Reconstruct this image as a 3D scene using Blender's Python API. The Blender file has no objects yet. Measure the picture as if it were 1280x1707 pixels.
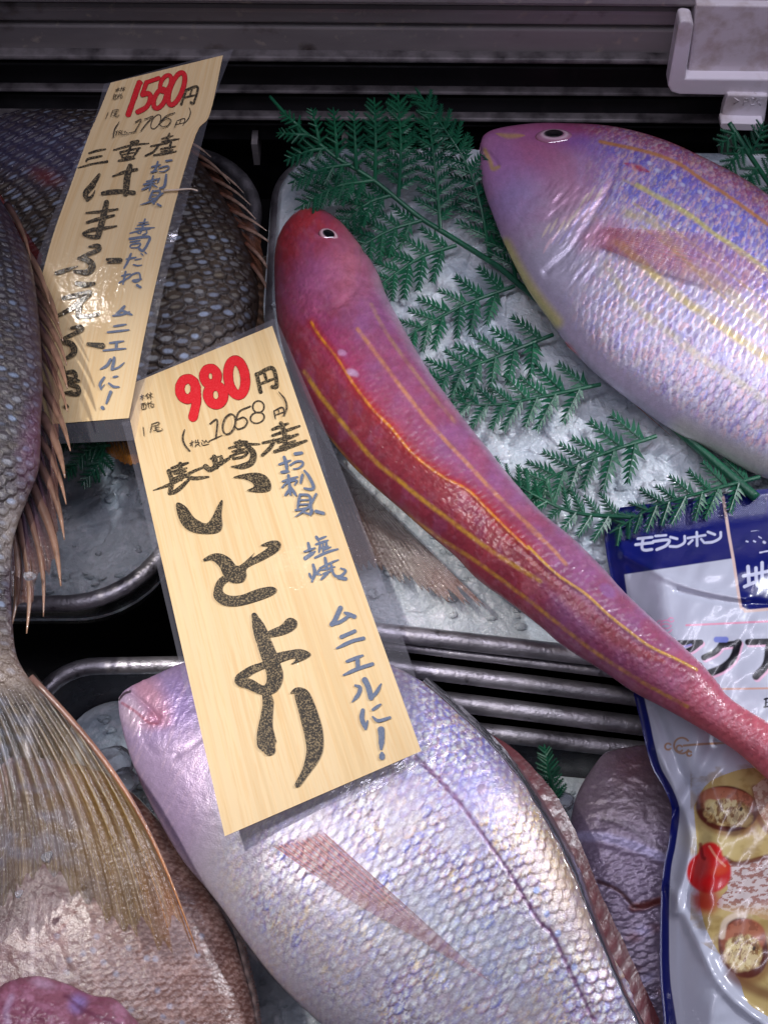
import bpy, math, random
import numpy as np
from mathutils import Vector
from mathutils.bvhtree import BVHTree
random.seed(7)
# ------------------------------------------------------------------ camera, world, lamps
SC = bpy.context.scene
TILT = math.radians(28.0)
DIST = 0.55
F = 853.5 / math.tan(math.radians(24.0))
CAM = np.array([0.0, -DIST * math.sin(TILT), DIST * math.cos(TILT)])
RIGHT = np.array([1.0, 0, 0]); UP = np.array([0, math.cos(TILT), math.sin(TILT)])
FWD = np.array([0, math.sin(TILT), -math.cos(TILT)])
cam_data = bpy.data.cameras.new('camera')
cam = bpy.data.objects.new('camera', cam_data)
SC.collection.objects.link(cam)
cam.location = CAM; cam.rotation_euler = (TILT, 0, 0)
cam_data.sensor_fit = 'VERTICAL'; cam_data.angle = math.radians(48.0)
cam_data.clip_start = 0.02; cam_data.clip_end = 20
cam_data.dof.use_dof = False
SC.camera = cam
world = bpy.data.worlds.new('World'); SC.world = world; world.use_nodes = True
bg = world.node_tree.nodes['Background']
bg.inputs[0].default_value = (0.55, 0.53, 0.70, 1); bg.inputs[1].default_value = 0.05
vs = SC.view_settings
SC.display_settings.display_device = 'sRGB'
vs.view_transform = 'Standard'; vs.look = 'None'; vs.gamma = 1; vs.use_curve_mapping = False
vs.exposure = -0.15

def aim(o, target):
    d = Vector(target) - o.location
    o.rotation_euler = d.to_track_quat('-Z', 'Y').to_euler()
def lamp(name, kind, loc, target, power, color, **kw):
    L = bpy.data.lights.new(name, kind); L.energy = power; L.color = color
    for k, v in kw.items(): setattr(L, k, v)
    o = bpy.data.objects.new(name, L); SC.collection.objects.link(o)
    o.location = loc; aim(o, target); return o
lamp('spot_lamp', 'SPOT', (-0.30, -0.06, 0.62), (-0.095, -0.065, 0), 12.5, (1.0, 0.95, 0.90),
     spot_size=math.radians(34), spot_blend=0.9, shadow_soft_size=0.010)
lamp('spot_lamp', 'SPOT', (0.54, 0.12, 0.46), (0.07, -0.09, 0), 12.0, (0.90, 0.92, 1.0),
     spot_size=math.radians(52), spot_blend=0.8, shadow_soft_size=0.016)
for q_ in ((-0.088, 0.166, 0.577),):
    lamp('bulb_lamp', 'SPOT', q_, (-0.04, -0.10, .05), 0.3, (1.0, 0.97, 0.92), spot_size=math.radians(50), spot_blend=0.6, shadow_soft_size=0.007)
lamp('strip_lamp', 'AREA', (0.10, 0.02, 0.70), (0.05, 0.10, 0), 3.1, (0.86, 0.83, 1.0),
     shape='RECTANGLE', size=0.9, size_y=0.04)
lamp('strip_lamp', 'AREA', (-0.1, -0.55, 0.75), (0.0, 0.0, 0), 0.5, (0.85, 0.82, 1.0),
     shape='RECTANGLE', size=0.8, size_y=0.05)

# ------------------------------------------------------------------ geometry helpers
def rays(px, py):
    px = np.asarray(px, float); py = np.asarray(py, float)
    a = (px - 640) / F; b = (853.5 - py) / F
    return FWD + a[..., None] * RIGHT + b[..., None] * UP
def U(px, py, plane, off=0.0):
    p0, n = plane
    d = rays(px, py); t = (np.dot(p0 - CAM, n) + np.asarray(off)) / (d @ n)
    return CAM + d * t[..., None]
def P(px, py, z=0.0):
    d = rays(px, py); t = (np.asarray(z) - CAM[2]) / d[..., 2]
    return CAM + d * t[..., None]
def proj(V):
    q = V - CAM; w = q @ FWD
    return 640 + F * (q @ RIGHT) / w, 853.5 - F * (q @ UP) / w
def plane(px, py, z, gx=0.0, gy=0.0):
    n = np.array([-gx, -gy, 1.0]); n /= np.linalg.norm(n)
    return (P(px, py, z), n)
def spline(pts, n, closed=False):
    """Catmull-Rom through pts (k,d), n samples uniform in arc length"""
    p = np.asarray(pts, float)
    if closed: q = np.vstack([p[-1], p, p[0], p[1]])
    else: q = np.vstack([2 * p[0] - p[1], p, 2 * p[-1] - p[-2]])
    out = []
    k = len(q) - 3
    for i in range(k):
        a, b, c, d = q[i:i + 4]
        t = np.linspace(0, 1, 24, endpoint=False)[:, None]
        out.append(.5 * (2 * b + (c - a) * t + (2 * a - 5 * b + 4 * c - d) * t * t + (3 * b - a - 3 * c + d) * t ** 3))
    out.append(q[-2][None])
    o = np.vstack(out)
    s = np.r_[0, np.cumsum(np.linalg.norm(np.diff(o[:, :2], axis=0), axis=1))]
    u = np.linspace(0, s[-1], n)
    return np.stack([np.interp(u, s, o[:, i]) for i in range(o.shape[1])], 1)
def h2(i, j, seed=0):
    x = (i.astype(np.int64) * 374761393 + j.astype(np.int64) * 668265263 + seed * 974634541) & 0xFFFFFFFF
    x = ((x ^ (x >> 13)) * 1274126177) & 0xFFFFFFFF
    return ((x ^ (x >> 16)) & 0xFFFFFF) / float(0xFFFFFF)
def vn(x, y, seed=0):
    i = np.floor(x); j = np.floor(y); f = x - i; g = y - j
    f = f * f * (3 - 2 * f); g = g * g * (3 - 2 * g)
    i = i.astype(np.int64); j = j.astype(np.int64)
    return (h2(i, j, seed) * (1 - f) + h2(i + 1, j, seed) * f) * (1 - g) + (h2(i, j + 1, seed) * (1 - f) + h2(i + 1, j + 1, seed) * f) * g
def fbm(x, y, seed=0, oct=4):
    a = .5; s = 0; t = 0
    for k in range(oct):
        s = s + a * vn(x * 2 ** k, y * 2 ** k, seed + k * 17); t += a; a *= .55
    return s / t
def lin(c):
    c = np.asarray(c, float) / 255.0
    return np.where(c <= .04045, c / 12.92, ((c + .055) / 1.055) ** 2.4)
def sm(a, b, x):
    t = np.clip((x - a) / (b - a), 0, 1); return t * t * (3 - 2 * t)
def dpoly(px, py, poly):
    """distance to polyline and the parameter along it (0..1)"""
    poly = np.asarray(poly, float); best = np.full(px.shape, 1e9); tt = np.zeros(px.shape); n = len(poly) - 1
    for i in range(n):
        ax, ay = poly[i][:2]; bx, by = poly[i + 1][:2]
        dx, dy = bx - ax, by - ay; l2 = dx * dx + dy * dy + 1e-9
        t = np.clip(((px - ax) * dx + (py - ay) * dy) / l2, 0, 1)
        d = np.hypot(px - ax - t * dx, py - ay - t * dy)
        m = d < best; best = np.where(m, d, best); tt = np.where(m, (i + t) / n, tt)
    return best, tt
def inpoly(px, py, poly):
    r = np.zeros(px.shape, bool); n = len(poly)
    for i in range(n):
        x1, y1 = poly[i]; x2, y2 = poly[(i + 1) % n]
        c = ((y1 > py) != (y2 > py)) & (px < (x2 - x1) * (py - y1) / (y2 - y1 + 1e-12) + x1)
        r ^= c
    return r
class Paint:
    """albedo of a dense mesh, one colour per vertex"""
    def __init__(s, px, py, base):
        s.x, s.y = px, py; s.c = np.empty(px.shape + (3,)); s.c[:] = lin(base)
    def mix(s, m, col):
        m = np.clip(m, 0, 1)[..., None]
        s.c = s.c * (1 - m) + (lin(col) if np.ndim(col) == 1 or isinstance(col, (tuple, list)) else col) * m
    def stroke(s, poly, w, col, k=1.0, soft=.6, taper=False, breakup=0, seed=3):
        d, t = dpoly(s.x, s.y, spline(poly, 40) if len(poly) > 2 else poly)
        ww = w * (np.sin(np.clip(t, .02, .98) * math.pi) ** .5 if taper else 1)
        m = 1 - sm(ww * (1 - soft), ww * (1 + soft), d)
        if breakup: m = m * (1 - breakup * sm(.4, .7, fbm(s.x / 9, s.y / 9, seed)))
        s.mix(m * k, col)
    def blob(s, cx, cy, rx, ry, col, k=1.0, ang=0, soft=.5, rough=0, seed=5):
        a = math.radians(ang); dx, dy = s.x - cx, s.y - cy
        u = (dx * math.cos(a) + dy * math.sin(a)) / rx; v = (-dx * math.sin(a) + dy * math.cos(a)) / ry
        r = np.hypot(u, v)
        if rough: r = r + rough * (fbm(s.x / 14, s.y / 14, seed) - .5)
        s.mix((1 - sm(1 - soft, 1 + soft, r)) * k, col)
    def poly(s, pts, col, k=1.0): s.mix(inpoly(s.x, s.y, pts) * k, col)
    def noise(s, amt, sx, sy, seed=1, tint=(1, 1, 1)):
        n = (fbm(s.x / sx, s.y / sy, seed) - .5) * 2 * amt
        s.c = s.c * (1 + n[..., None] * np.array(tint))
def mesh_np(name, V, faces, mat=None, parent=None, col=None, smooth=True, loc=None):
    """V (n,3); faces = list of int arrays (k,3|4)"""
    V = np.ascontiguousarray(V, np.float32)
    me = bpy.data.meshes.new(name)
    if not isinstance(faces, list): faces = [faces]
    faces = [np.asarray(f, np.int32) for f in faces if len(f)]
    loops = np.concatenate([f.ravel() for f in faces])
    tot = np.concatenate([np.full(len(f), f.shape[1], np.int32) for f in faces])
    st = np.r_[0, np.cumsum(tot)[:-1]].astype(np.int32)
    me.vertices.add(len(V)); me.loops.add(len(loops)); me.polygons.add(len(tot))
    me.vertices.foreach_set('co', V.ravel()); me.loops.foreach_set('vertex_index', loops)
    me.polygons.foreach_set('loop_start', st); me.polygons.foreach_set('loop_total', tot)
    me.polygons.foreach_set('use_smooth', np.full(len(tot), smooth) if np.ndim(smooth) == 0 else np.asarray(smooth, bool))
    me.update(calc_edges=True); me.validate()
    if col is not None:
        if col.shape[1] == 3: col = np.c_[col, np.ones(len(col))]
        a = me.color_attributes.new('Col', 'FLOAT_COLOR', 'POINT')
        a.data.foreach_set('color', np.ascontiguousarray(np.clip(col, 0, 1), np.float32).ravel())
    o = bpy.data.objects.new(name, me); SC.collection.objects.link(o)
    if mat: me.materials.append(mat)
    if parent is not None:
        o.parent = parent
        L = parent_loc(parent)
        me.transform(__import__('mathutils').Matrix.Translation(-L))
    return o
LOCS = {}
def parent_loc(p):
    L = Vector((0, 0, 0))
    while p is not None: L += p.location; p = p.parent
    return L
def thing(name, label, cat, loc=(0, 0, 0), group=None):
    o = bpy.data.objects.new(name, None); SC.collection.objects.link(o)
    o.location = Vector([float(v) for v in loc]); o.empty_display_size = .01
    return tag(o, label, cat, group)
def tag(o, label=None, cat=None, group=None, kind=None):
    if label: o['label'] = label
    if cat: o['category'] = cat
    if group: o['group'] = group
    if kind: o['kind'] = kind
    return o
def grid_faces(n, m, wrap=False, off=0):
    i, j = np.meshgrid(np.arange(n - 1), np.arange(m if wrap else m - 1), indexing='ij')
    j2 = (j + 1) % m
    return np.stack([i * m + j, i * m + j2, (i + 1) * m + j2, (i + 1) * m + j], -1).reshape(-1, 4) + off
class MB:
    """collects pieces into ONE mesh"""
    def __init__(s): s.v = []; s.f = []; s.n = 0; s.c = []
    def add(s, V, Fc, col=None):
        V = np.asarray(V, float).reshape(-1, 3)
        for f in (Fc if isinstance(Fc, list) else [Fc]): s.f.append(np.asarray(f, np.int32) + s.n)
        s.v.append(V); s.n += len(V)
        if col is not None: s.c.append(np.broadcast_to(np.asarray(col, float), (len(V), len(np.atleast_1d(col)) if np.ndim(col) == 1 else np.shape(col)[1])))
    def box(s, lo, hi):
        x0, y0, z0 = lo; x1, y1, z1 = hi
        s.add([(x0, y0, z0), (x1, y0, z0), (x1, y1, z0), (x0, y1, z0), (x0, y0, z1), (x1, y0, z1), (x1, y1, z1), (x0, y1, z1)],
              [[(0, 3, 2, 1), (4, 5, 6, 7), (0, 1, 5, 4), (1, 2, 6, 5), (2, 3, 7, 6), (3, 0, 4, 7)]])
    def tube(s, pts, r, k=8, closed=False, flat=1.0):
        p = np.asarray(pts, float); n = len(p)
        r = np.broadcast_to(np.asarray(r, float), (n,))
        t = np.gradient(p, axis=0) if not closed else np.roll(p, -1, 0) - np.roll(p, 1, 0)
        t /= np.linalg.norm(t, axis=1)[:, None] + 1e-12
        up = np.array([0, 0, 1.0]); b = np.cross(t, up); bn = np.linalg.norm(b, axis=1)
        b[bn < 1e-3] = (1, 0, 0); b /= np.linalg.norm(b, axis=1)[:, None]
        nn = np.cross(b, t)
        a = np.linspace(0, 2 * math.pi, k, endpoint=False)
        V = p[:, None] + r[:, None, None] * (np.cos(a)[None, :, None] * b[:, None] + flat * np.sin(a)[None, :, None] * nn[:, None])
        if closed: V = np.concatenate([V, V[:1]]); n += 1
        fs = [grid_faces(n, k, True)]
        s.add(V.reshape(-1, 3), fs)
        if not closed:
            s.f.append(np.array([list(range(k))[::-1]]) + s.n - n * k); s.f.append(np.array([list(range(k))]) + s.n - k)
    def build(s, name, mat, parent=None, smooth=True):
        return mesh_np(name, np.vstack(s.v), s.f, mat, parent, np.vstack(s.c) if s.c else None, smooth)
def bevel(o, w=.001, seg=2):
    m = o.modifiers.new('bevel', 'BEVEL'); m.width = w; m.segments = seg; m.limit_method = 'ANGLE'; return o

# ------------------------------------------------------------------ materials
def mat(name, base=(128, 128, 128), rough=.5, metal=0.0, spec=.5, coat=0.0, coat_r=.05, alpha=1.0, trans=0.0, ior=1.45, sss=0.0,
        vcol=False, valpha=False, noise=None, bump=None, bump2=None, rnoise=None, ncol=None, linear=None):
    m = bpy.data.materials.new(name); m.use_nodes = True
    nt = m.node_tree; N = nt.nodes; Lk = nt.links
    p = N['Principled BSDF']
    c = tuple(linear) if linear else tuple(lin(base))
    p.inputs['Base Color'].default_value = (*c, 1); p.inputs['Roughness'].default_value = rough
    p.inputs['Metallic'].default_value = metal; p.inputs['Specular IOR Level'].default_value = spec
    p.inputs['Coat Weight'].default_value = coat; p.inputs['Coat Roughness'].default_value = coat_r
    p.inputs['Alpha'].default_value = alpha; p.inputs['Transmission Weight'].default_value = trans; p.inputs['IOR'].default_value = ior
    if sss:
        p.inputs['Subsurface Weight'].default_value = sss; p.inputs['Subsurface Radius'].default_value = (.006, .005, .005)
        p.inputs['Subsurface Scale'].default_value = 1.0
    tc = N.new('ShaderNodeTexCoord'); src = None
    if vcol:
        a = N.new('ShaderNodeAttribute'); a.attribute_name = 'Col'; src = a.outputs['Color']
        Lk.new(src, p.inputs['Base Color'])
        if valpha: Lk.new(a.outputs['Alpha'], p.inputs['Alpha'])
    def ntex(scale, detail=5, stretch=None, rgh=.55):
        t = N.new('ShaderNodeTexNoise'); t.inputs['Scale'].default_value = scale; t.inputs['Detail'].default_value = detail
        t.inputs['Roughness'].default_value = rgh
        if stretch:
            mp = N.new('ShaderNodeMapping'); mp.inputs['Scale'].default_value = stretch
            Lk.new(tc.outputs['Object'], mp.inputs[0]); Lk.new(mp.outputs[0], t.inputs['Vector'])
        else: Lk.new(tc.outputs['Object'], t.inputs['Vector'])
        return t
    if noise:      # list of (scale, colour, lo, hi, stretch)
        for (sc, col, lo, hi, stv) in noise:
            t = ntex(sc, 6, stv); r = N.new('ShaderNodeMapRange'); r.inputs[1].default_value = lo; r.inputs[2].default_value = hi
            Lk.new(t.outputs['Fac'], r.inputs[0])
            mx = N.new('ShaderNodeMix'); mx.data_type = 'RGBA'
            Lk.new(r.outputs[0], mx.inputs['Factor'])
            if src: Lk.new(src, mx.inputs['A'])
            else: mx.inputs['A'].default_value = (*c, 1)
            mx.inputs['B'].default_value = (*lin(col), 1)
            src = mx.outputs['Result']; Lk.new(src, p.inputs['Base Color'])
    if rnoise:
        sc, lo, hi = rnoise[:3]; t = ntex(sc, 5, rnoise[3] if len(rnoise) > 3 else None); r = N.new('ShaderNodeMapRange'); r.inputs[1].default_value = .3; r.inputs[2].default_value = .7
        r.inputs[3].default_value = lo; r.inputs[4].default_value = hi
        Lk.new(t.outputs['Fac'], r.inputs[0]); Lk.new(r.outputs[0], p.inputs['Roughness'])
    last = None
    for b in (bump, bump2):
        if not b: continue
        sc, dist = b[:2]; t = ntex(sc, 4, b[2] if len(b) > 2 else None); bn = N.new('ShaderNodeBump')
        bn.inputs['Strength'].default_value = 1; bn.inputs['Distance'].default_value = dist
        Lk.new(t.outputs['Fac'], bn.inputs['Height'])
        if last: Lk.new(last.outputs[0], bn.inputs['Normal'])
        last = bn
    if last:
        Lk.new(last.outputs[0], p.inputs['Normal'])
        if coat: Lk.new(last.outputs[0], p.inputs['Coat Normal'])
    return m
M = {}
M['skin'] = mat('wet_fish_skin', vcol=True, rough=.38, spec=.5, coat=.45, coat_r=.15, bump=(1500, .00008), bump2=(180, .0004))
M['pearl'] = mat('pearly_fish_skin', vcol=True, rough=.36, spec=.8, metal=.25, coat=.3, coat_r=.12, bump=(1500, .00012), bump2=(300, .00012))
M['darkskin'] = mat('dark_scaled_skin', vcol=True, rough=.34, spec=.5, metal=.05, coat=.35, coat_r=.12, bump=(1000, .0004), bump2=(300, .0005))
M['fin'] = mat('fin_membrane', vcol=True, valpha=True, rough=.25, spec=.6, coat=.6, coat_r=.06, bump=(500, .0003))
M['spine'] = mat('fin_spine', vcol=True, rough=.3, spec=.6, coat=.7, coat_r=.06, bump=(600, .0002))
M['eye'] = mat('fish_eye', vcol=True, rough=.08, spec=.7, coat=1, coat_r=.02)
M['steel'] = mat('dark_steel', (62, 60, 64), rough=.3, metal=1.0, noise=[(18, (40, 38, 42), .4, .7, None)], rnoise=(60, .16, .38), bump=(700, .00006, (1, 1, 6)))
M['steelrim'] = mat('steel_rim', (188, 184, 190), rough=.36, metal=.85, noise=[(30, (95, 92, 98), .4, .68, None), (120, (70, 66, 70), .62, .75, None)], rnoise=(90, .3, .55), bump=(500, .00035), bump2=(90, .0006))
M['black'] = mat('black_plastic', (22, 22, 25), rough=.45, noise=[(70, (45, 43, 46), .5, .8, None)], rnoise=(60, .35, .65), bump=(300, .0002))
M['floor'] = mat('dark_case_floor', (14, 14, 17), rough=.5, bump=(120, .0005))
M['wallgrey'] = mat('grey_anodised_metal', (168, 162, 162), rough=.45, metal=.1, noise=[(22, (124, 118, 120), .35, .7, (.3, 1, 1)), (140, (200, 186, 172), .6, .78, None), (35, (84, 74, 70), .6, .72, None)], rnoise=(50, .32, .6), bump=(500, .0001))
M['walldark'] = mat('black_louvre_metal', (30, 29, 32), rough=.4, metal=.5, noise=[(45, (52, 48, 50), .55, .8, None)], rnoise=(40, .3, .55))
M['rail'] = mat('worn_rail_edge', (136, 130, 132), rough=.4, metal=.2, noise=[(80, (62, 58, 60), .4, .7, None)])
M['ice'] = mat('crushed_ice', (214, 221, 224), rough=.24, spec=.55, sss=.6, coat=.35, coat_r=.1, noise=[(30, (172, 184, 194), .40, .64, None), (160, (240, 242, 248), .55, .75, None)], bump=(600, .0006), bump2=(140, .0009))
M['iceclear'] = mat('clear_ice', (235, 238, 245), rough=.06, trans=.85, ior=1.31, bump=(260, .0004), noise=[(120, (250, 250, 255), .5, .7, None)])
M['fern'] = mat('green_plastic_fern', (30, 100, 68), rough=.36, spec=.5, noise=[(40, (20, 74, 56), .35, .7, None), (90, (46, 116, 78), .6, .8, None)], bump=(500, .0002))
M['clip'] = mat('white_plastic', (238, 232, 240), rough=.35, spec=.5, noise=[(28, (166, 146, 132), .55, .75, None), (90, (120, 92, 70), .64, .76, None)], bump=(300, .0001))
M['clipdirty'] = mat('stained_white_plastic', (226, 218, 224), rough=.45, noise=[(26, (150, 104, 70), .52, .68, None), (70, (176, 158, 148), .5, .75, None)], bump=(220, .0002))
# ------------------------------------------------------------------ the display case: floor, back wall with louvres
def wallpt(px, py, y):
    d = rays(px, py); t = (y - CAM[1]) / d[..., 1]; return CAM + d * t[..., None]
fl = MB(); fl.box((-.9, -.7, -.16), (.9, .6, -.15))
tag(fl.build('case_floor', M['floor'], None, False), kind='structure')
case = thing('display_case', 'dark metal back of the chilled display case with grey band and black louvre slats', 'display case', (0, .26, -.12))
def slab(name, ptop, pbot, y, depth, m, lean=0.0, bw=.0012, x0=-200, x1=1500):
    a = MB(); V = []
    for px in (x0, x1):
        for py, yy in ((ptop, y), (pbot, y + lean)):
            q = wallpt(np.array(float(px)), np.array(py + .0075 * px), yy); V += [q, q + np.array([0, depth, 0])]
    # order: x0 top f,b ; x0 bot f,b ; x1 ...
    a.add(V, [[(0, 2, 6, 4), (1, 5, 7, 3), (0, 4, 5, 1), (2, 3, 7, 6), (0, 1, 3, 2), (4, 6, 7, 5)]])
    return bevel(a.build(name, m, case, False), bw)
slab('back_panel', -260, 330, .285, .01, M['black'])
slab('top_lip', -120, 7, .236, .04, M['wallgrey'], bw=.003)
slab('upper_band', 11, 37, .243, .03, M['wallgrey'], .004, bw=.003)
slab('grey_band', 43, 92, .247, .03, M['wallgrey'], .003, bw=.001)
slab('band_edge', 93, 101, .243, .03, M['rail'])
slab('louvre_slat', 104, 147, .262, .012, M['walldark'], -.006)
slab('louvre_edge', 149, 154, .252, .02, M['rail'])
slab('louvre_slat', 157, 191, .262, .012, M['walldark'], -.006)
slab('louvre_edge', 193, 199, .252, .02, M['rail'])
slab('louvre_slat', 202, 232, .265, .012, M['walldark'], -.004)
for x in (425, 575, 650, 735, 912, 1215):
    q = wallpt(np.array(float(x)), np.array(228.0), .258); r = wallpt(np.array(float(x + 3)), np.array(275.0), .252)
    st = MB(); st.box((q[0] - .0018, .252, r[2]), (q[0] + .0018, .270, q[2]))
    st.build('grille_bar', M['wallgrey'], case, False)

# white price rail clip, upper right
clip = thing('price_rail_clip', 'stained white plastic price holder clip hooked on the grey rail at the back', 'clip', wallpt(np.array(1200.), np.array(150.), .235))
def pxprism(name, pts, y, depth, m, parent, bw=.001):
    pts = np.asarray(pts, float); f = wallpt(pts[:, 0], pts[:, 1], y); b = f + np.array([0, depth, 0]); n = len(pts)
    a = MB(); a.add(np.vstack([f, b]), [])
    o_f = [list(range(n)), list(range(2 * n - 1, n - 1, -1))]
    a.f.append(np.array([o_f[0][::-1]])); a.f.append(np.array([o_f[1][::-1]]))
    a.f.append(np.array([[i, (i + 1) % n, n + (i + 1) % n, n + i] for i in range(n)]))
    return bevel(a.build(name, m, parent, False), bw, 3)
pxprism('holder_panel', [(1160, 8), (1420, 12), (1420, 124), (1146, 121)], .232, .012, M['clipdirty'], clip)
pxprism('clip_frame', [(1130, 44), (1133, 36), (1140, 34), (1152, 36), (1156, 42), (1142, 131), (1420, 134), (1420, 163), (1132, 158), (1118, 154), (1113, 144), (1115, 130)], .226, .010, M['clip'], clip, .0018)
hk = pxprism('clip_hook', [(1212, 158), (1280, 160), (1272, 216), (1203, 214), (1200, 208), (1204, 184)], .2235, .006, M['clip'], clip, .001)
pxprism('hook_lip', [(1204, 205), (1272, 207), (1271, 219), (1206, 217), (1200, 213), (1201, 207)], .2175, .008, M['clip'], clip, .0016)
mk = MB()
def emb(pts, w=1.2):
    p = np.asarray(pts, float); mk.tube(wallpt(p[:, 0], p[:, 1], .2235), .00035, 6)
emb([(1223, 163), (1231, 168), (1222, 173)]); emb([(1238, 175), (1240, 163), (1246, 164), (1246, 169), (1239, 169)])
emb([(1258, 165), (1253, 163), (1249, 169), (1251, 175), (1257, 174)]); emb([(1268, 164), (1261, 169), (1267, 175)])
mk.build('embossed_mark', M['clip'], clip)

# ------------------------------------------------------------------ steel trays
def rounded(px_pts, z, rad, n=10):
    c = P([p[0] for p in px_pts], [p[1] for p in px_pts], z); out = []; k = len(c)
    for i in range(k):
        a, b, d = c[i - 1], c[i], c[(i + 1) % k]
        u = (a - b) / np.linalg.norm(a - b); v = (d - b) / np.linalg.norm(d - b)
        ang = math.acos(np.clip(u @ v, -1, 1)); L = rad / math.tan(ang / 2)
        p0 = b + u * L; p1 = b + v * L; ctr = b + (u + v) / np.linalg.norm(u + v) * rad / math.sin(ang / 2)
        for t in np.linspace(0, 1, n):
            q = p0 * (1 - t) + p1 * t - ctr; out.append(ctr + q / np.linalg.norm(q) * rad)
    return np.array(out)
def resamp(p, n):
    q = np.vstack([p, p[:1]]); s = np.r_[0, np.cumsum(np.linalg.norm(np.diff(q, axis=0), axis=1))]
    u = np.linspace(0, s[-1], n, endpoint=False); return np.stack([np.interp(u, s, q[:, i]) for i in range(3)], 1)
def tray(label, corners, z, rad, depth, rimr=.0042, group='steel trays in the case', inset=.006):
    o = resamp(rounded(corners, z, rad), 220); ctr = o.mean(0)
    t = thing('steel_tray', label, 'tray', (ctr[0], ctr[1], z - depth), group)
    r = MB(); r.tube(o, rimr, 14, True, .9); r.build('rim', M['steelrim'], t)
    d = ctr - o; d[:, 2] = 0; d /= np.linalg.norm(d, axis=1)[:, None]
    rings = []
    for k, (ins, dz) in enumerate([(.001, -.001), (.003, -.006), (inset * .8, -depth * .55), (inset, -depth * .85), (inset + .004, -depth * .96), (inset + .012, -depth)]):
        rings.append(o + d * ins + np.array([0, 0, dz]))
    V = np.array(rings); b = MB(); nr, n = V.shape[:2]
    b.add(V.reshape(-1, 3), [grid_faces(nr, n, True)])
    b.f.append(np.array([list(range((nr - 1) * n, nr * n))]))
    b.build('basin', M['steel'], t)
    return t, o
trB, rimB = tray('steel tray of crushed ice under the red fish and fern', [(468, 258), (1420, 270), (1500, 1152), (430, 1030)], .0, .035, .045)
trA, rimA = tray('round cornered steel tray of ice below the tall price card', [(-420, 250), (455, 252), (262, 1005), (-420, 1012)], -.020, .052, .045)
trC, rimC = tray('round cornered steel tray holding the pale bream at the front', [(52, 1112), (560, 1104), (760, 1215), (1500, 1300), (1500, 2300), (20, 2300)], -.035, .028, .05)
for k, dy in enumerate((30, 66, 112, 154)):
    tray(['steel tray rim just under the ice tray', 'steel tray rim second below the ice tray', 'steel tray rim third below the ice tray', 'lowest steel tray rim under the ice tray, next to the small fern sprig'][k],
         [(520, 560), (1420, 560), (1500, 1150 + dy * 1.02), (500, 1026 + dy)], [-.007, -.016, -.026, -.036][k], .030, .03, [.0026, .0042, .0046, .0036][k])

# ------------------------------------------------------------------ crushed ice
def chunky(x, y, cell, seed):
    """faceted ice fragments: nearest jittered seed, tilted plane per fragment"""
    i0 = np.floor(x / cell).astype(np.int64); j0 = np.floor(y / cell).astype(np.int64)
    bd = np.full(x.shape, 1e9); hgt = np.zeros(x.shape)
    for di in (-1, 0, 1):
        for dj in (-1, 0, 1):
            i = i0 + di; j = j0 + dj
            sx = (i + h2(i, j, seed)) * cell; sy = (j + h2(i, j, seed + 1)) * cell
            d = np.hypot(x - sx, y - sy)
            hh = (h2(i, j, seed + 2) - .5) + ((h2(i, j, seed + 3) - .5) * (x - sx) + (h2(i, j, seed + 4) - .5) * (y - sy)) / cell * 1.6
            m = d < bd; bd = np.where(m, d, bd); hgt = np.where(m, hh, hgt)
    return hgt
def icebed(name, label, rim, zc, crown, n, seed, inset=.004, chips=700, over=0.0):
    ctr = rim.mean(0); nr = n // 2; o = resamp(rim, n)
    d = o - ctr; L = np.linalg.norm(d[:, :2], axis=1)[:, None]
    rr = np.linspace(0.0, 1, nr) ** .75
    wq = sm(.06, .13, o[:, 1]) * over                     # heaped over the rim at the back
    V = ctr[None, None] + d[None] * (rr[:, None, None]) * (1 - (inset * (1 - wq)[:, None] - .006 * wq[:, None]) / L)[None]
    x, y = V[..., 0], V[..., 1]
    e = 1 - rr[:, None] ** 5
    wob = fbm(x * 28, y * 28, seed, 4) - .5
    z = zc + .0125 * wq[None] * (rr[:, None] ** 2 - .9 * sm(.95, 1, rr[:, None])) + crown * e + .010 * wob * e + e * (.0030 * chunky(x + .004 * fbm(x * 90, y * 90, 2, 3), y + .004 * fbm(x * 90, y * 90, 5, 3), .016, seed) + .0010 * chunky(x, y, .0045, seed + 9)) + .0006 * (fbm(x * 700, y * 700, seed, 3) - .5)
    V[..., 2] = z
    f = grid_faces(nr, n, True)
    Vs, Fs = [V.reshape(-1, 3)], [f[:, ::-1]]; off = nr * n; rs = np.random.RandomState(seed)
    th = np.linspace(0, math.pi, 7)[:, None]; ph = np.linspace(0, 2 * math.pi, 9, endpoint=False)[None]
    D = np.stack([np.sin(th) * np.cos(ph), np.sin(th) * np.sin(ph), np.cos(th) * np.ones_like(ph)], -1); gf = grid_faces(7, 9, True)[:, ::-1]
    for _ in range(chips):                                   # loose fragments of the same ice
        i, j = int(nr * (rs.rand() ** .5) * .93), rs.randint(n); R = np.full(D.shape[:2], 1.0)
        for k in range(9):
            q = rs.randn(3); q /= np.linalg.norm(q); dt_ = D @ q; R = np.where(dt_ > 1e-3, np.minimum(R, rs.uniform(.35, .95) / np.maximum(dt_, 1e-3)), R)
        r = .0010 + .0036 * rs.rand() ** 2.2
        Vs.append((D * R[..., None] * r * np.array([1, rs.uniform(.45, 1), .6]) + V[i, j] + np.array([0, 0, r * .12])).reshape(-1, 3)); Fs.append(gf + off); off += 63
    V, f = np.vstack(Vs), np.vstack(Fs)
    return tag(mesh_np(name, V, f, M['ice'], None, None, np.r_[np.ones(len(f) - 54 * chips), np.zeros(54 * chips)]), label, 'ice', kind='stuff')
icebed('crushed_ice', 'white crushed ice under the fern in the right tray', rimB, -.006, .010, 900, 3, over=1.0)
icebed('crushed_ice', 'shaded crushed ice in the left steel tray', rimA, -.050, .006, 700, 8)
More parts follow.
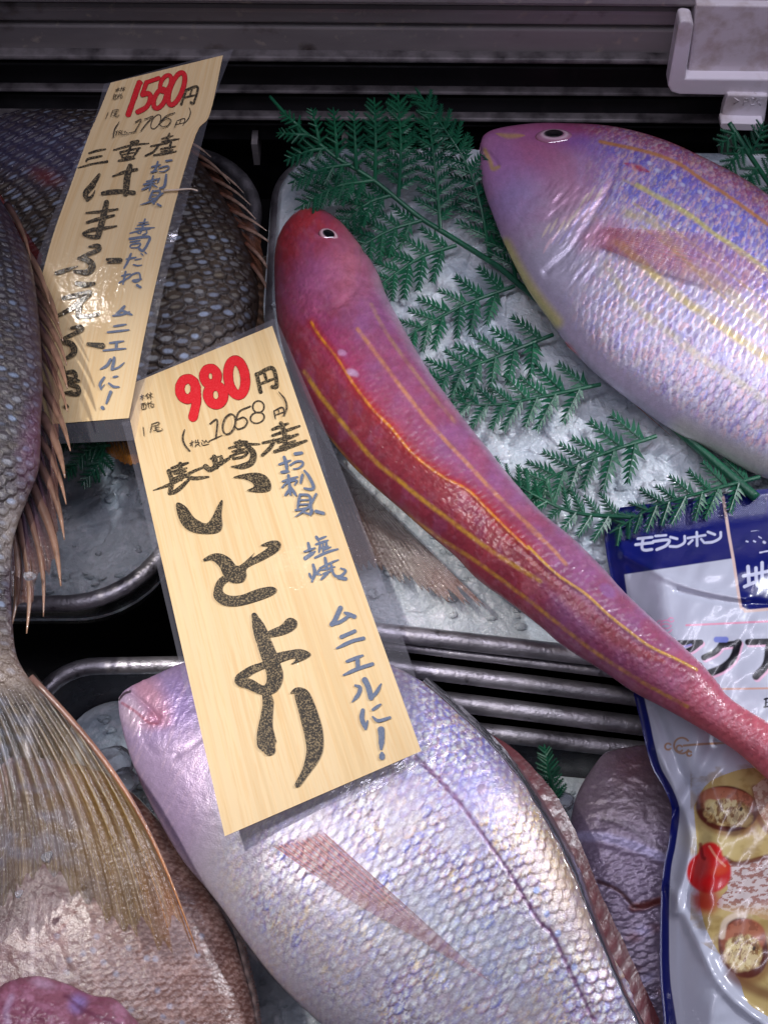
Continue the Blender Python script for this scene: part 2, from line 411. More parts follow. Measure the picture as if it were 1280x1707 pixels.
icebed('crushed_ice', 'dark wet ice in the front tray under the bream', rimC, -.075, .006, 500, 12)
def shard(px, py, z, r, label, seed, flat=.6):
    rs = np.random.RandomState(seed); n, m = 14, 20
    th = np.linspace(0, math.pi, n)[:, None]; ph = np.linspace(0, 2 * math.pi, m, endpoint=False)[None]
    D = np.stack([np.sin(th) * np.cos(ph), np.sin(th) * np.sin(ph), np.cos(th) * np.ones_like(ph)], -1)
    R = np.full(D.shape[:2], 1.0)
    for k in range(12):
        q = rs.randn(3); q /= np.linalg.norm(q); h = rs.uniform(.55, .95); dt = D @ q
        R = np.where(dt > 1e-3, np.minimum(R, h / np.maximum(dt, 1e-3)), R)
    V = D * R[..., None] * r * np.array([1, .85, flat]) + P(np.array(float(px)), np.array(float(py)), z)
    return tag(mesh_np('ice_chip', V.reshape(-1, 3), grid_faces(n, m, True)[:, ::-1], M['iceclear'], None, None, False), label, 'ice chip', 'loose ice chips')
# ------------------------------------------------------------------ fish
def scales(S, R, L, W):
    S = S + L * .25 * (fbm(S / L / 3.1, R / W / 3.1, 14, 3) - .5); R = R + W * .25 * (fbm(S / L / 2.9, R / W / 2.9, 15, 3) - .5)
    p = S / L; q = R / W; j0 = np.round(q).astype(np.int64)
    bx = np.full(S.shape, 1e9); bd = np.zeros(S.shape); be = np.zeros(S.shape); br = np.ones(S.shape); bi = np.zeros(S.shape)
    for dj in (-1, 0, 1):
        j = j0 + dj; off = .5 * (j & 1); i0 = np.floor(p - off).astype(np.int64)
        for di in (-1, 0, 1):
            i = i0 + di; jit = (h2(i, j, 5) - .5) * .18
            cx = i + off + jit; d = p - cx; e = q - j + (h2(i, j, 6) - .5) * .12
            r = np.hypot(d / 1.02, e / .86)
            m = (r < 1) & (cx < bx)
            bx = np.where(m, cx, bx); bd = np.where(m, d, bd); be = np.where(m, e, be); br = np.where(m, r, br); bi = np.where(m, h2(i, j, 9), bi)
    return dict(S=S, R=R, d=bd, e=be, r=br, id=bi, id2=(bi * 7.13) % 1, id3=(bi * 31.7) % 1)
def make_fish(parent, A, B, pl, thick, N, Mv, paint, mat_, scale=None, e=2.4, fr=.62, groove=(), lowk=.7, name='body', dis=None):
    """solid body between the two traced outlines A, B; thickness thick*halfwidth; paint(p, S, R, sc) colours it"""
    a2 = spline(A, N); b2 = spline(B, N)
    a = U(a2[:, 0], a2[:, 1], pl); b = U(b2[:, 0], b2[:, 1], pl); n = pl[1]
    c = (a + b) / 2; w = (a - b) / 2; hw = np.linalg.norm(w, axis=1)
    s = np.r_[0, np.cumsum(np.linalg.norm(np.diff(c, axis=0), axis=1))]
    v = np.sin(np.linspace(-1, 1, Mv) * math.pi / 2) * .35 + np.linspace(-1, 1, Mv) * .65
    prof = np.clip(1 - np.abs(v) ** e, 0, 1) ** fr
    T = thick(np.linspace(0, 1, N)) * hw if callable(thick) else thick * hw
    cap = np.clip(np.linspace(0, 1, N) / .02, 0, 1) ** .5
    T = T * cap
    k = np.hanning(25); k /= k.sum(); T = np.convolve(np.pad(T, 12, 'edge'), k, 'valid')
    up = c[:, None] + w[:, None] * v[None, :, None] + n * (T[:, None] * prof[None])[..., None]
    S = s[:, None] * np.ones(Mv); R = hw[:, None] * np.arcsin(np.clip(v, -1, 1) * .92)[None] * .85
    x, y = proj(up)
    dn = np.cross(np.gradient(up, axis=0), np.gradient(up, axis=1)); dn /= np.linalg.norm(dn, axis=2)[..., None] + 1e-12
    dn *= np.sign((dn @ n))[..., None] + 1e-9
    H = np.zeros(S.shape); sc = None
    if scale:
        L, W, amp, mfun = scale
        sc = scales(S, R, L, W); mk = mfun(x, y, S / s[-1], v[None] * np.ones_like(S)); sc['m'] = mk
        H += amp * mk * (1.7 * (sc['d'] - .5) * (.6 + .8 * sc['id3']) - .5 * sm(.88, 1.0, sc['r']))
    for (poly, wd, dep) in groove:
        d, t = dpoly(x, y, spline(poly, 40)); H += dep * np.exp(-(d / wd) ** 2)
    if dis is not None: H += dis(x, y)
    edge = np.clip(prof / .25, 0, 1)
    up = up + dn * (H * edge)[..., None]
    p = Paint(x, y, (128, 128, 128)); paint(p, S / s[-1], v[None] * np.ones_like(S), sc)
    ml = 20; vl = np.linspace(1, -1, ml + 2)[1:-1]
    pl_ = np.clip(1 - np.abs(vl) ** e, 0, 1) ** fr
    lo = c[:, None] + w[:, None] * vl[None, :, None] - n * (lowk * T[:, None] * pl_[None])[..., None]
    V = np.concatenate([up, lo], 1); cl = np.concatenate([p.c, np.repeat(p.c[:, -1:], ml // 2, 1), np.repeat(p.c[:, :1], ml - ml // 2, 1)], 1)
    m = V.shape[1]; fc = [grid_faces(N, m, True)]
    o = MB(); o.add(V.reshape(-1, 3), fc, cl.reshape(-1, 3)); o.f.append(np.array([list(range(m))])); o.f.append(np.array([list(range((N - 1) * m, N * m))[::-1]]))
    ob = o.build(name, mat_, parent)
    ob['_bvh'] = 0
    bv = BVHTree.FromPolygons([tuple(q) for q in up.reshape(-1, 3)[:, :]], [tuple(int(i) for i in f) for f in grid_faces(N, Mv)]) if N * Mv < 500000 else None
    del ob['_bvh']
    return ob, bv
def hit(bv, px, py, off=0.0):
    d = rays(np.array(float(px)), np.array(float(py))); d = d / np.linalg.norm(d)
    loc, nor, i, ds = bv.ray_cast(Vector(CAM), Vector(d))
    if loc is None: return None, None
    nor = np.array(nor); nor *= -np.sign(nor @ d) if nor @ d != 0 else 1
    return np.array(loc) + nor * off, nor
def onsurf(bv, px, py, off=.0015, default=.03):
    h_, n_ = hit(bv, px, py, off); return h_[2] if h_ is not None else default
def fin(name, parent, base, tip, hb, ht, nr, col, m=36, jag=.06, alpha=(.95, .6), dark=.55, bend=0.0, corr=.0006, mat_=None, paint=None, bv=None, boff=.0012, fade=0.0):
    """ray fin between a base line and a tip line (both traced); hb/ht: world height z at base / tip"""
    n = nr * 7 + 1; b = spline(base, n); t = spline(tip, n); u = np.linspace(0, 1, n)
    ph = (u * nr) % 1; ri = np.floor(u * nr).astype(np.int64)
    jg = 1 - jag * (.35 * np.abs(np.sin(ph * math.pi * 1.0)) ** 3 + 1.0 * h2(ri, ri * 0, 4) + .4 * h2(ri * 3, ri, 8))
    sT = np.linspace(0, 1, m)
    ss = sT[:, None] * jg[None]
    x = b[None, :, 0] * (1 - ss) + t[None, :, 0] * ss; y = b[None, :, 1] * (1 - ss) + t[None, :, 1] * ss
    if bend:
        dx, dy = (t - b)[:, 0], (t - b)[:, 1]; x = x - dy * bend * np.sin(ss * math.pi); y = y + dx * bend * np.sin(ss * math.pi)
    hb = np.interp(u, np.linspace(0, 1, len(np.atleast_1d(hb))), np.atleast_1d(hb)); ht = np.interp(u, np.linspace(0, 1, len(np.atleast_1d(ht))), np.atleast_1d(ht))
    z = hb[None] * (1 - ss) + ht[None] * ss
    br = 1 + 2 * sm(.35, .75, sT)[:, None]      # rays branch towards the tip
    ray = .5 + .5 * np.cos(2 * math.pi * u * nr)[None] * (1 - sm(.5, .8, sT)[:, None]) + .5 * np.cos(2 * math.pi * u * nr * 3)[None] * sm(.5, .8, sT)[:, None]
    z = z + corr * (ray - .5)
    if bv is not None:
        zs = np.array([[onsurf(bv, a, b, 0, np.nan) for a, b in zip(ra, rb)] for ra, rb in zip(x, y)]); zs = np.where(np.isnan(zs), np.nanmin(zs), zs)
        for ax in (0, 1):
            for _ in range(4): zz_ = np.pad(zs, [(3, 3) if a == ax else (0, 0) for a in (0, 1)], 'edge'); zs = sum(np.take(zz_, np.arange(zs.shape[ax]) + k, ax) for k in range(7)) / 7
        z = zs + boff * (.3 + .7 * sm(0, .3, ss)) + corr * (ray - .5)
    V = P(x, y, z)
    p = Paint(x, y, col[0]); p.mix(np.broadcast_to(sm(.2, .95, sT)[:, None], x.shape), col[1])
    p.c *= (1 - dark * (1 - ray) ** 1.5)[..., None] * (1 + .35 * (fbm(u[None] * nr * 1.3 + 0 * ss, ss * 7, 3) - .5))[..., None]
    if paint: paint(p, ss, u[None] + 0 * ss)
    al = (alpha[0] * (1 - sT) + alpha[1] * sT)[:, None] * (.62 + .38 * ray) * (sm(0, fade, sT)[:, None] if fade else 1)
    C = np.concatenate([p.c, al[..., None]], -1)
    return mesh_np(name, V.reshape(-1, 3), grid_faces(m, n)[:, ::-1], mat_ or M['fin'], parent, C.reshape(-1, 4))
def eye(parent, pos, nor, rx, ry, ang, ring, pupil_k=.5, px_scale=.0003):
    nor = nor / np.linalg.norm(nor); xa = np.cross(UP, nor); xa /= np.linalg.norm(xa); ya = np.cross(nor, xa)
    ca, sa = math.cos(ang), math.sin(ang); xa, ya = xa * ca + ya * sa, -xa * sa + ya * ca
    n, m = 28, 48; rr = np.linspace(0, 1, n)[:, None]; a = np.linspace(0, 2 * math.pi, m, endpoint=False)[None]
    h = .55 * min(rx, ry) * np.sqrt(np.clip(1 - rr ** 2, 0, 1)) * np.ones_like(a)
    V = pos + (rr * np.cos(a))[..., None] * xa * rx + (rr * np.sin(a))[..., None] * ya * ry + h[..., None] * nor - nor * .0006
    c = np.empty((n, m, 3)); c[:] = lin(ring)
    k = (1 - sm(pupil_k - .06, pupil_k + .05, np.hypot(rr * np.cos(a) + .05, rr * np.sin(a))))[..., None]
    c = c * (1 - k) + lin((10, 11, 16)) * k
    g = (sm(.82, 1.0, rr) * np.ones_like(a))[..., None]; c = c * (1 - g * .8) + lin((120, 60, 74)) * g * .8; g = (np.exp(-((rr - pupil_k - .1) / .09) ** 2) * np.ones_like(a))[..., None]; c = c * (1 - g * .5) + lin((214, 196, 204)) * g * .6
    return mesh_np('eye', V.reshape(-1, 3), grid_faces(n, m, True), M['eye'], parent, c.reshape(-1, 3))
def Zp(ox, oy, s, pts): return [(ox + p[0] * s, oy + p[1] * s) for p in pts]

# ---- red fish across the middle ------------------------------------------------
pl1 = plane(760, 800, .024, .05, -.055)
red = thing('red_fish', 'long slim rosy red fish with thin golden stripes, head up on the ice', 'fish', P(np.array(760.), np.array(800.), .0), 'whole fish in the case')
A1 = [(640, 362), (612, 360), (560, 357), (508, 357), (483, 373), (461, 413), (458, 470), (463, 540), (478, 600), (500, 655), (530, 705), (577, 765), (615, 803), (660, 842), (705, 882), (757, 926), (795, 965), (850, 1005), (900, 1044), (936, 1075), (1005, 1119), (1055, 1153), (1117, 1186), (1192, 1230), (1240, 1264), (1310, 1330)]
A1 = A1[3:]
B1 = [(512, 357), (544, 361), (573, 382), (601, 416), (630, 460), (648, 505), (675, 556), (705, 609), (735, 654), (780, 714), (825, 770), (862, 815), (900, 858), (920, 876), (958, 907), (1005, 953), (1042, 994), (1099, 1047), (1139, 1083), (1192, 1137), (1217, 1167), (1280, 1207), (1350, 1250)]
z6 = lambda pts: Zp(420, 500, .375, pts)
zb = lambda pts: Zp(880, 800, .3125, pts)
ridge1 = z6([(265, 100), (300, 160), (380, 260), (450, 370), (540, 490), (620, 570), (720, 690), (850, 790), (960, 850), (1060, 950), (1150, 1040), (1225, 1110)])
def paint1(p, t, v, sc):
    p.c[:] = lin((172, 64, 76))
    right = sm(-8, 60, (p.x - np.interp(p.y, [q[1] for q in ridge1], [q[0] for q in ridge1])))
    p.mix(right * .8, (156, 84, 118))
    p.mix(sm(.2, .75, fbm(p.x / 36, p.y / 36, 4)) * right * .4, (146, 108, 164))
    p.mix(sm(.62, .98, v * -1) * .75, (196, 168, 190))              # right belly edge, pale
    p.mix(sm(.35, 1, v) * .6, (112, 38, 56))
    p.mix(sm(.25, .7, fbm(p.x / 30, p.y / 42, 12)) * (1 - right) * .45, (126, 44, 62))
    p.mix((1 - sm(.02, .2, t)) * .8, (196, 62, 70))                   # head
    p.blob(590, 440, 40, 60, (214, 126, 140), .6, 20, .9)
    p.blob(520, 470, 36, 60, (196, 120, 176), .5, 20, .8, .8)
    p.blob(560, 580, 26, 80, (174, 70, 128), .5, -35, .8, .6)
    p.mix(sm(.55, .75, fbm(p.x / 26, p.y / 40, 21)) * .22, (150, 90, 142))
    
    p.mix(sm(.78, .95, t) * .75, (216, 104, 106))
    g = (208, 158, 52)
    p.stroke(z6([(235, 320), (300, 420), (400, 545), (540, 710), (650, 800), (760, 890), (900, 995), (1000, 1070), (1100, 1140), (1280, 1250)]), 3.4, g, .8, .8, False, .5, 31)
    p.stroke(z6([(330, 600), (430, 715), (560, 850), (700, 965), (850, 1070), (1000, 1165)]) + zb([(0, 640), (100, 720), (330, 900), (560, 1050), (700, 1130), (850, 1210)]), 3.0, g, .6, .8, False, .55, 32)
    p.stroke(z6([(470, 130), (560, 250), (680, 410), (800, 560), (950, 720), (1090, 870), (1280, 1050)]) + zb([(0, 250), (130, 370), (200, 450)]), 3.2, (206, 142, 96), .8, .8, False, .5, 33)
    p.stroke(z6([(530, 20), (600, 150), (700, 290), (800, 420), (900, 540)]), 3, (188, 150, 96), .5, .8, False, .5, 34)
    p.stroke(ridge1, 8, (176, 40, 36), .6, .7)
    p.stroke(zb([(0, 420), (150, 560), (280, 680), (420, 800), (560, 900), (720, 970)]), 13, (166, 62, 40), .6, .8, True)
    p.stroke(ridge1, 2.2, (226, 142, 36), .9, .7, False, .6, 35)
    p.stroke(zb([(0, 360), (150, 505), (300, 610), (420, 720), (520, 800), (640, 890), (780, 960), (890, 1020)]), 2.2, (216, 166, 52), .9, .7)
    st = fbm((p.x * .62 - p.y * .78) / 3.0, (p.x * .78 + p.y * .62) / 34, 23); p.mix(sm(.5, .78, fbm((p.x * .47 + p.y * .88) / 11, (p.x * .88 - p.y * .47) / 7, 26, 5)) * .14, (206, 146, 164)); p.mix(sm(.45, .72, fbm((p.x * .8 + p.y * .6) / 21, (p.y * .8 - p.x * .6) / 15, 24, 5)) * .22, (128, 50, 66))
    p.c *= (1 + .3 * (fbm((p.x * .83 + p.y * .55) / 4.3, (p.y * .83 - p.x * .55) / 5.1, 27, 5) - .5))[..., None]
    p.blob(588, 622, 10, 6, (206, 176, 210), .7, 20, .4, .5); p.blob(570, 588, 7, 5, (206, 160, 200), .6, 20, .4, .5)
    p.blob(884, 978, 15, 14, (180, 96, 110), .6, 40, .2, .3)
    p.blob(1012, 985, 15, 10, (150, 110, 170), .5, 40, .3, .3)
    if sc is not None:
        p.c *= (1 - .16 * sc['m'] * sm(.88, .99, sc['r']))[..., None] * (1 + .16 * sc['m'] * (sc['id'] - .5))[..., None]
def ridge_dis(x, y):
    full = ridge1 + zb([(0, 360), (150, 505), (300, 610), (420, 720), (520, 800), (640, 890), (780, 960), (890, 1020)])[1:]
    d, t = dpoly(x, y, spline(full, 60)); e = np.exp(-(d / 16) ** 2) * .0012 * sm(.04, .2, t)
    return .00035 * (fbm((x + y) / 5, (y - x) / 9, 79, 4) - .5) + e + np.exp(-(d / 3.0) ** 2) * .0002 - .0003 * np.exp(-((d - 7) / 5) ** 2) * sm(.35, .5, t)
b1, bv1 = make_fish(red, A1, B1, pl1, lambda t: .92 - .1 * t, 620, 300, paint1, M['skin'], (.0032, .0038, .00016, lambda x, y, t, v: sm(.10, .22, t) * (1 - sm(.85, .97, np.abs(v)))), e=2.0, fr=.55, dis=ridge_dis,
                    groove=[([(606, 420), (600, 470), (570, 505), (530, 515)], 5, -.0007)])
q, nn_ = hit(bv1, 548, 392); eye(red, q, nn_ * .5 + np.array([.15, -.25, .5]), .0054, .0040, -.45, (214, 160, 168), .60)
q, nn_ = hit(bv1, 548, 392)
rg = MB(); an = np.linspace(0, 2 * math.pi, 40, endpoint=False)
full = spline(ridge1 + zb([(60, 420), (150, 505), (300, 610), (420, 720), (520, 800), (640, 890), (780, 960), (890, 1020)]), 90); pts = []
for i, (a, b) in enumerate(full):
    h_, n_ = hit(bv1, a, b, -.00004)
    if h_ is not None: pts.append(h_)
M['gold'] = mat('orange_ridge_line', (212, 126, 30), rough=.25, spec=.7, coat=.6, noise=[(180, (206, 84, 30), .4, .6, None)])
pts = np.array(pts); rr_ = .00012 + .00022 * np.array([h2(np.array([i // 4]), np.array([3]), 2)[0] for i in range(len(pts))])
pass
def pfp(p, s, u):
    p.mix(sm(.55, .95, s) * sm(.45, .9, u) * .8, (140, 74, 34)); p.mix((1 - sm(0, .35, s)) * .6, (70, 62, 66))
fin('pectoral_fin', red, [(520, 700), (545, 745), (568, 775)], [(600, 985), (650, 985), (700, 1000), (745, 1012), (790, 1018), (822, 1022)], [.014, .018], [.011, .012], 17, [(60, 52, 56), (108, 68, 44)], 40, .13, (.97, .86), .8, paint=pfp, corr=.0012)

# ---- pink striped fish top right -----------------------------------------------
pl2 = plane(1100, 480, .024, .0, .10)
stf = thing('striped_fish', 'broad pink and silver fish with yellow stripes at the right edge', 'fish', P(np.array(1100.), np.array(480.), .0), 'whole fish in the case')
A2 = [(801, 238), (806, 226), (823, 217), (858, 211), (900, 208), (936, 209), (999, 213), (1053, 223), (1112, 242), (1170, 269), (1229, 300), (1280, 334), (1340, 385), (1420, 460), (1500, 570), (1570, 690)]
B2 = [(799, 246), (799, 270), (803, 300), (809, 325), (819, 353), (842, 410), (877, 479), (913, 531), (942, 571), (982, 614), (1021, 646), (1071, 684), (1125, 720), (1179, 747), (1233, 778), (1280, 799), (1350, 818), (1430, 822), (1500, 800), (1580, 755)]
z4 = lambda pts: Zp(780, 0, .390625, pts)
z5 = lambda pts: Zp(820, 400, .359375, pts)
def paint2(p, t, v, sc):
    p.c[:] = lin((196, 176, 206))
    p.mix(sm(.2, .5, v), (140, 112, 198)); p.mix(sm(.48, .74, v), (164, 66, 116)); p.mix(sm(.76, .95, v), (146, 34, 66))
    body = sm(.16, .3, t)
    p.mix(sm(-.15, .2, v) * (1 - sm(.5, .68, v)) * body * .85, (88, 88, 212))
    p.mix((1 - sm(-.5, .0, v)) * .7, (184, 182, 200))
    p.mix((1 - sm(.05, .22, t)) * .85, (186, 118, 162))
    p.blob(900, 262, 70, 46, (184, 90, 136), .7, 10, .9, .5)
    p.blob(860, 330, 46, 50, (160, 150, 212), .55, 20, .9, .7); p.blob(835, 265, 26, 38, (176, 130, 196), .5, 0, .9)
    p.blob(960, 320, 90, 40, (196, 130, 160), .55, -35, .9, .9)
    if sc is not None:
        m = sc['m']; bright = (.3 + .7 * sm(.45, .9, sc['d'])) * (1 - .6 * sm(.93, 1., sc['r']))
        p.mix(m * bright * (.5 - .3 * sm(.3, .6, v)), (200, 200, 232)); p.mix(m * bright * (sc['id'] > .62) * .45, (150, 146, 240)); p.mix(m * bright * (sc['id2'] > .72) * .4, (240, 214, 160)); p.mix(m * bright * (sc['id3'] > .74) * .45, (236, 176, 196))  # iridescent sheen painted into each scale's colour
        p.mix(m * sm(.9, .99, sc['r']) * sm(.35, .6, fbm(p.x / 9, p.y / 9, 57)) * .4, (128, 92, 138)); s_, r_ = sc['S'], sc['R']; fk = lambda a, b, q: fbm(s_ / a, r_ / b, q, 3); p.mix(m * sm(.55, .66, fk(.0009, .0034, 58)) * .75 * (1 - .55 * sm(.1, .5, v)), (224, 218, 228)); p.mix(m * sm(.55, .67, fk(.0011, .003, 59)) * .55, (128, 104, 164)); p.mix(m * sm(.57, .68, fk(.001, .0026, 60)) * .5, (240, 190, 186))  # bright reflective streaks on the scales painted in as flecks
    ye = (222, 200, 112)
    p.stroke([(1000, 236), (1081, 254), (1131, 273), (1170, 300), (1209, 324), (1280, 375), (1380, 450)], 3.0, (206, 140, 60), .85, .7)
    p.stroke([(1061, 308), (1104, 332), (1151, 359), (1190, 390), (1229, 414), (1280, 453), (1360, 520)], 3.6, (212, 204, 120), .85, .7, False, .3)
    p.stroke([(1045, 355), (1092, 375), (1143, 437), (1179, 461), (1215, 486), (1243, 515), (1280, 540), (1380, 620)], 6.5, (206, 192, 136), .65, .9, False, .5)
    p.stroke([(1030, 405), (1050, 421), (1093, 461), (1143, 504), (1179, 526), (1215, 554), (1251, 579), (1280, 601), (1380, 680)], 7, (212, 192, 116), .85, .7, False, .4)
    for k_ in range(3): p.stroke([(1040 + 14 * k_, 300 + 38 * k_), (1120 + 8 * k_, 345 + 42 * k_), (1200, 398 + 46 * k_), (1290, 470 + 46 * k_), (1380, 545 + 46 * k_)], 2.4, (206, 186, 120), .6, .8, False, .5, 70 + k_)
    p.stroke([(1010, 440), (1035, 482), (1071, 522), (1114, 554), (1150, 583), (1186, 608), (1222, 630), (1280, 673), (1360, 730)], 6.5, (206, 196, 140), .55, .8, False, .55)
    p.stroke(z4([(70, 640), (95, 690), (105, 720)]) + z4([(128, 712)]), 3.4, (214, 180, 86), .7, .9); p.stroke(z4([(120, 570), (170, 580), (240, 578)]), 4, (212, 176, 90), .65, .9, True)
    p.stroke(z5([(60, 20), (130, 150), (210, 270), (300, 380)]), 10, (216, 210, 110), .75, .8)
    p.stroke(z5([(880, 890), (1000, 960), (1150, 1020), (1280, 1080)]), 22, (198, 206, 178), .6, .8)
    p.stroke(z4([(668, 697), (720, 715), (770, 733)]), 4.6, (190, 34, 52), .85, .7, True, .5, 61); p.stroke(z4([(700, 705), (710, 725)]), 2, (240, 170, 170), .8, .5)
    for k in range(9):
        p.blob(1082 + k * 21 - (k % 2) * 8, 272 + k * 12, 4.5, 3.2, (214, 214, 246), .8, 30, .5)
    for k in range(26):
        x0, y0 = 905 + 4.2 * k + 12 * math.sin(k * 2.1), 412 - 3.4 * k + 10 * math.cos(k * 1.7)
        p.stroke([(x0, y0), (x0 + 14, y0 - 26 + k % 5)], 2.2, [(240, 200, 210), (200, 190, 244), (244, 228, 200)][k % 3], .6, .7, True)
    p.blob(1000, 392, 34, 22, (206, 124, 156), .6, -30, .8, .5)
    p.noise(.14, 6, 8, 5); p.noise(.14, 2.0, 2.0, 6)
g2 = [(z4([(480, 690), (500, 760), (440, 850), (350, 920)]), 9, -.0005), (z4([(640, 690), (600, 800), (520, 930), (440, 1060), (330, 1160)]), 6, -.0010), (z4([(330, 780), (260, 850), (215, 920)]), 8, -.0003), (z4([(50, 640), (90, 655), (125, 700)]), 4, -.0006)]
b2, bv2 = make_fish(stf, A2, B2, pl2, lambda t: .33 + .05 * t, 620, 420, paint2, M['pearl'], (.0038, .0050, .00018, lambda x, y, t, v: sm(.2, .34, t + .08 * v) * (1 - sm(.86, .96, np.abs(v)))), e=2.6, fr=.6, groove=g2, dis=lambda x, y: .0016 * (fbm((x + y * .8) / 9, (y - x * .8) / 46, 88, 4) - .5) * sm(880, 930, x + (y - 330) * -.25) * (1 - sm(1010, 1060, x + (y - 330) * .3)) * sm(285, 330, y) * (1 - sm(440, 500, y)))
q, nn_ = hit(bv2, 924, 227); eye(stf, q - np.array([0, 0, .0010]), nn_ * .75 + np.array([0, 0, .3]), .0106, .0066, -.08, (170, 116, 144), .50)
def pf2(p, s, u): p.mix((1 - sm(0, .25, s)) * .5, (206, 120, 130))
q0, _ = hit(bv2, 1000, 395)
fin('pectoral_fin', stf, [(990, 408), (988, 392), (994, 378)], [(1170, 480), (1270, 500), (1310, 452), (1210, 390)], [onsurf(bv2, 985, 410, .0006), onsurf(bv2, 992, 374, .0006)], [onsurf(bv2, 1190, 470, .002), onsurf(bv2, 1255, 460, .002), onsurf(bv2, 1230, 410, .002)], 22, [(220, 112, 122), (222, 136, 146)], 40, .16, (.6, .22), .4, paint=pf2, corr=.0004, bv=bv2, boff=.0016, fade=.15)
fin('pelvic_fin', stf, [(935, 560), (946, 578)], [(1075, 690), (1105, 715), (1135, 742)], [.02, .022], [.012, .010], 7, [(210, 120, 110), (220, 140, 70)], 30, .04, (1, .95), .35)
fin('dorsal_fin', stf, [(1112, 246), (1190, 282), (1260, 322), (1330, 378)], [(1150, 246), (1225, 290), (1285, 330), (1345, 374)], .028, .024, 14, [(206, 96, 84), (220, 130, 60)], 12, .3, (.95, .8), .4)

# ---- pale sea bream bottom centre ------------------------------------------------
pl3 = plane(600, 1420, .004, .0, .06)
brm = thing('sea_bream', 'big pale silvery sea bream with pearly scales under the 980 price card', 'fish', P(np.array(600.), np.array(1420.), -.05), 'whole fish in the case')
A3 = [(199, 1162), (214, 1147), (260, 1125), (310, 1104), (400, 1082), (500, 1072), (600, 1086), (689, 1128), (734, 1160), (783, 1206), (827, 1244), (868, 1292), (909, 1353), (937, 1406), (961, 1450), (996, 1527), (1017, 1575), (1055, 1644), (1080, 1700), (1110, 1790), (1120, 1880), (1115, 1960)]
B3 = [(198, 1168), (200, 1195), (212, 1244), (233, 1301), (266, 1369), (305, 1434), (345, 1482), (374, 1519), (406, 1565), (460, 1634), (533, 1705), (640, 1790), (760, 1870), (900, 1940), (1040, 1985)]
z3b = lambda pts: Zp(180, 1080, .359375, pts)
zc6 = lambda pts: Zp(400, 1250, .390625, pts)
lat = zc6([(750, 30), (900, 180), (1040, 370), (1140, 510), (1200, 610), (1280, 740)]) + Zp(880, 1200, .3125, [(120, 1130), (200, 1290), (260, 1420), (350, 1600)])
def paint3(p, t, v, sc):
    p.c[:] = lin((176, 168, 180))
    p.mix(sm(.2, .85, v) * .6, (150, 138, 168)); p.mix(sm(.82, .98, v) * .8, (120, 82, 104))
    p.blob(760, 1240, 110, 80, (92, 92, 200), .75, 40, .9, .6)
    p.mix((1 - sm(-.95, -.55, v)) * .75, (206, 198, 208))
    head = (1 - sm(.16, .27, t + .03 * v))
    p.mix(head * .75, (178, 150, 190))
    p.blob(300, 1170, 75, 45, (150, 128, 190), .75, -25, .9, .5)
    p.blob(250, 1160, 22, 46, (206, 150, 168), .8, -30, .8, .5); p.blob(255, 1200, 24, 14, (190, 116, 136), .6, -10, .8, .4)
    p.blob(220, 1190, 18, 30, (216, 190, 204), .7, -20, .8)
    p.mix(sm(.55, .8, fbm(p.x / 4 + p.y / 9, p.y / 26, 40)) * head * .35, (226, 196, 214))
    if sc is not None:
        m = sc['m']; br = (.35 + .65 * sm(.45, .9, sc['d'])) * (1 - .6 * sm(.93, 1., sc['r']))
        zone = fbm(p.x / 70, p.y / 70, 51)
        p.mix(m * br * .55, (224, 224, 232)); p.mix(m * br * ((sc['id'] > .6) * .35), (140, 140, 232)); p.mix(m * br * (sc['id2'] > .62) * (.15 + .45 * sm(.4, .6, zone)), (236, 208, 140)); p.mix(m * br * (sc['id3'] > .72) * .35, (222, 150, 160))  # pearly sheen painted as a hue per scale
        p.mix(m * br * (sc['id3'] < .06) * .8, (110, 128, 220))
        p.mix(m * sm(.74, .98, sc['r']) * (.38 + .25 * sm(.0, .9, v)), (140, 108, 120)); p.mix(m * (1 - sm(.35, 1.0, np.hypot((sc['d'] - .6) / .28, sc['e'] / .42))) * .75, (226, 234, 232)); s_, r_ = sc['S'], sc['R']; fk = lambda a, b, q: fbm(s_ / a + r_ / .004, r_ / b, q, 3); p.mix(m * sm(.55, .66, fk(.0007, .0021, 53)) * .55, (246, 246, 240)); p.mix(m * sm(.57, .67, fk(.0009, .0018, 54)) * (.15 + .4 * sm(.4, .6, zone)), (240, 208, 140)); p.mix(m * sm(.56, .67, fk(.001, .0016, 55)) * .35, (112, 110, 214)); p.mix(m * sm(.54, .66, fk(.0008, .002, 56)) * .45, (112, 88, 112))  # whitish scale-centre highlights and sparkle flecks painted into the colour
    p.blob(960, 1450, 70, 150, (196, 160, 96), .5, -28, .9, .8); p.blob(760, 1560, 140, 60, (200, 220, 226), .3, 20, .9, .9)
    p.stroke([(199, 1166), (206, 1158), (216, 1151)], 2.2, (50, 34, 40), .9, .5); p.stroke([(204, 1172), (226, 1186), (248, 1204), (262, 1206)], 2.4, (170, 96, 116), .7, .7)
    p.stroke(lat, 3.6, (104, 62, 108), .85, .6, False, .25, 8)
    for k in range(30):
        a = 1 / 29 * k; q = spline(lat, 30)[k]; p.blob(q[0] + (k % 2) * 3 - 1, q[1], 4, 5, (120, 70, 110), .6, 30, .5)
    for (cx, cy, r1) in ((790, 1278, 9), (803, 1316, 10), (894, 1484, 6), (911, 1524, 6), (930, 1556, 6), (957, 1612, 6), (893, 1484, 5)): p.blob(cx, cy, r1 * .8, r1, (150, 124, 150) if r1 > 8 else (150, 170, 226), .7, 20, .3, .4)
    p.noise(.12, 5, 6, 7); p.noise(.16, 1.8, 1.8, 8)
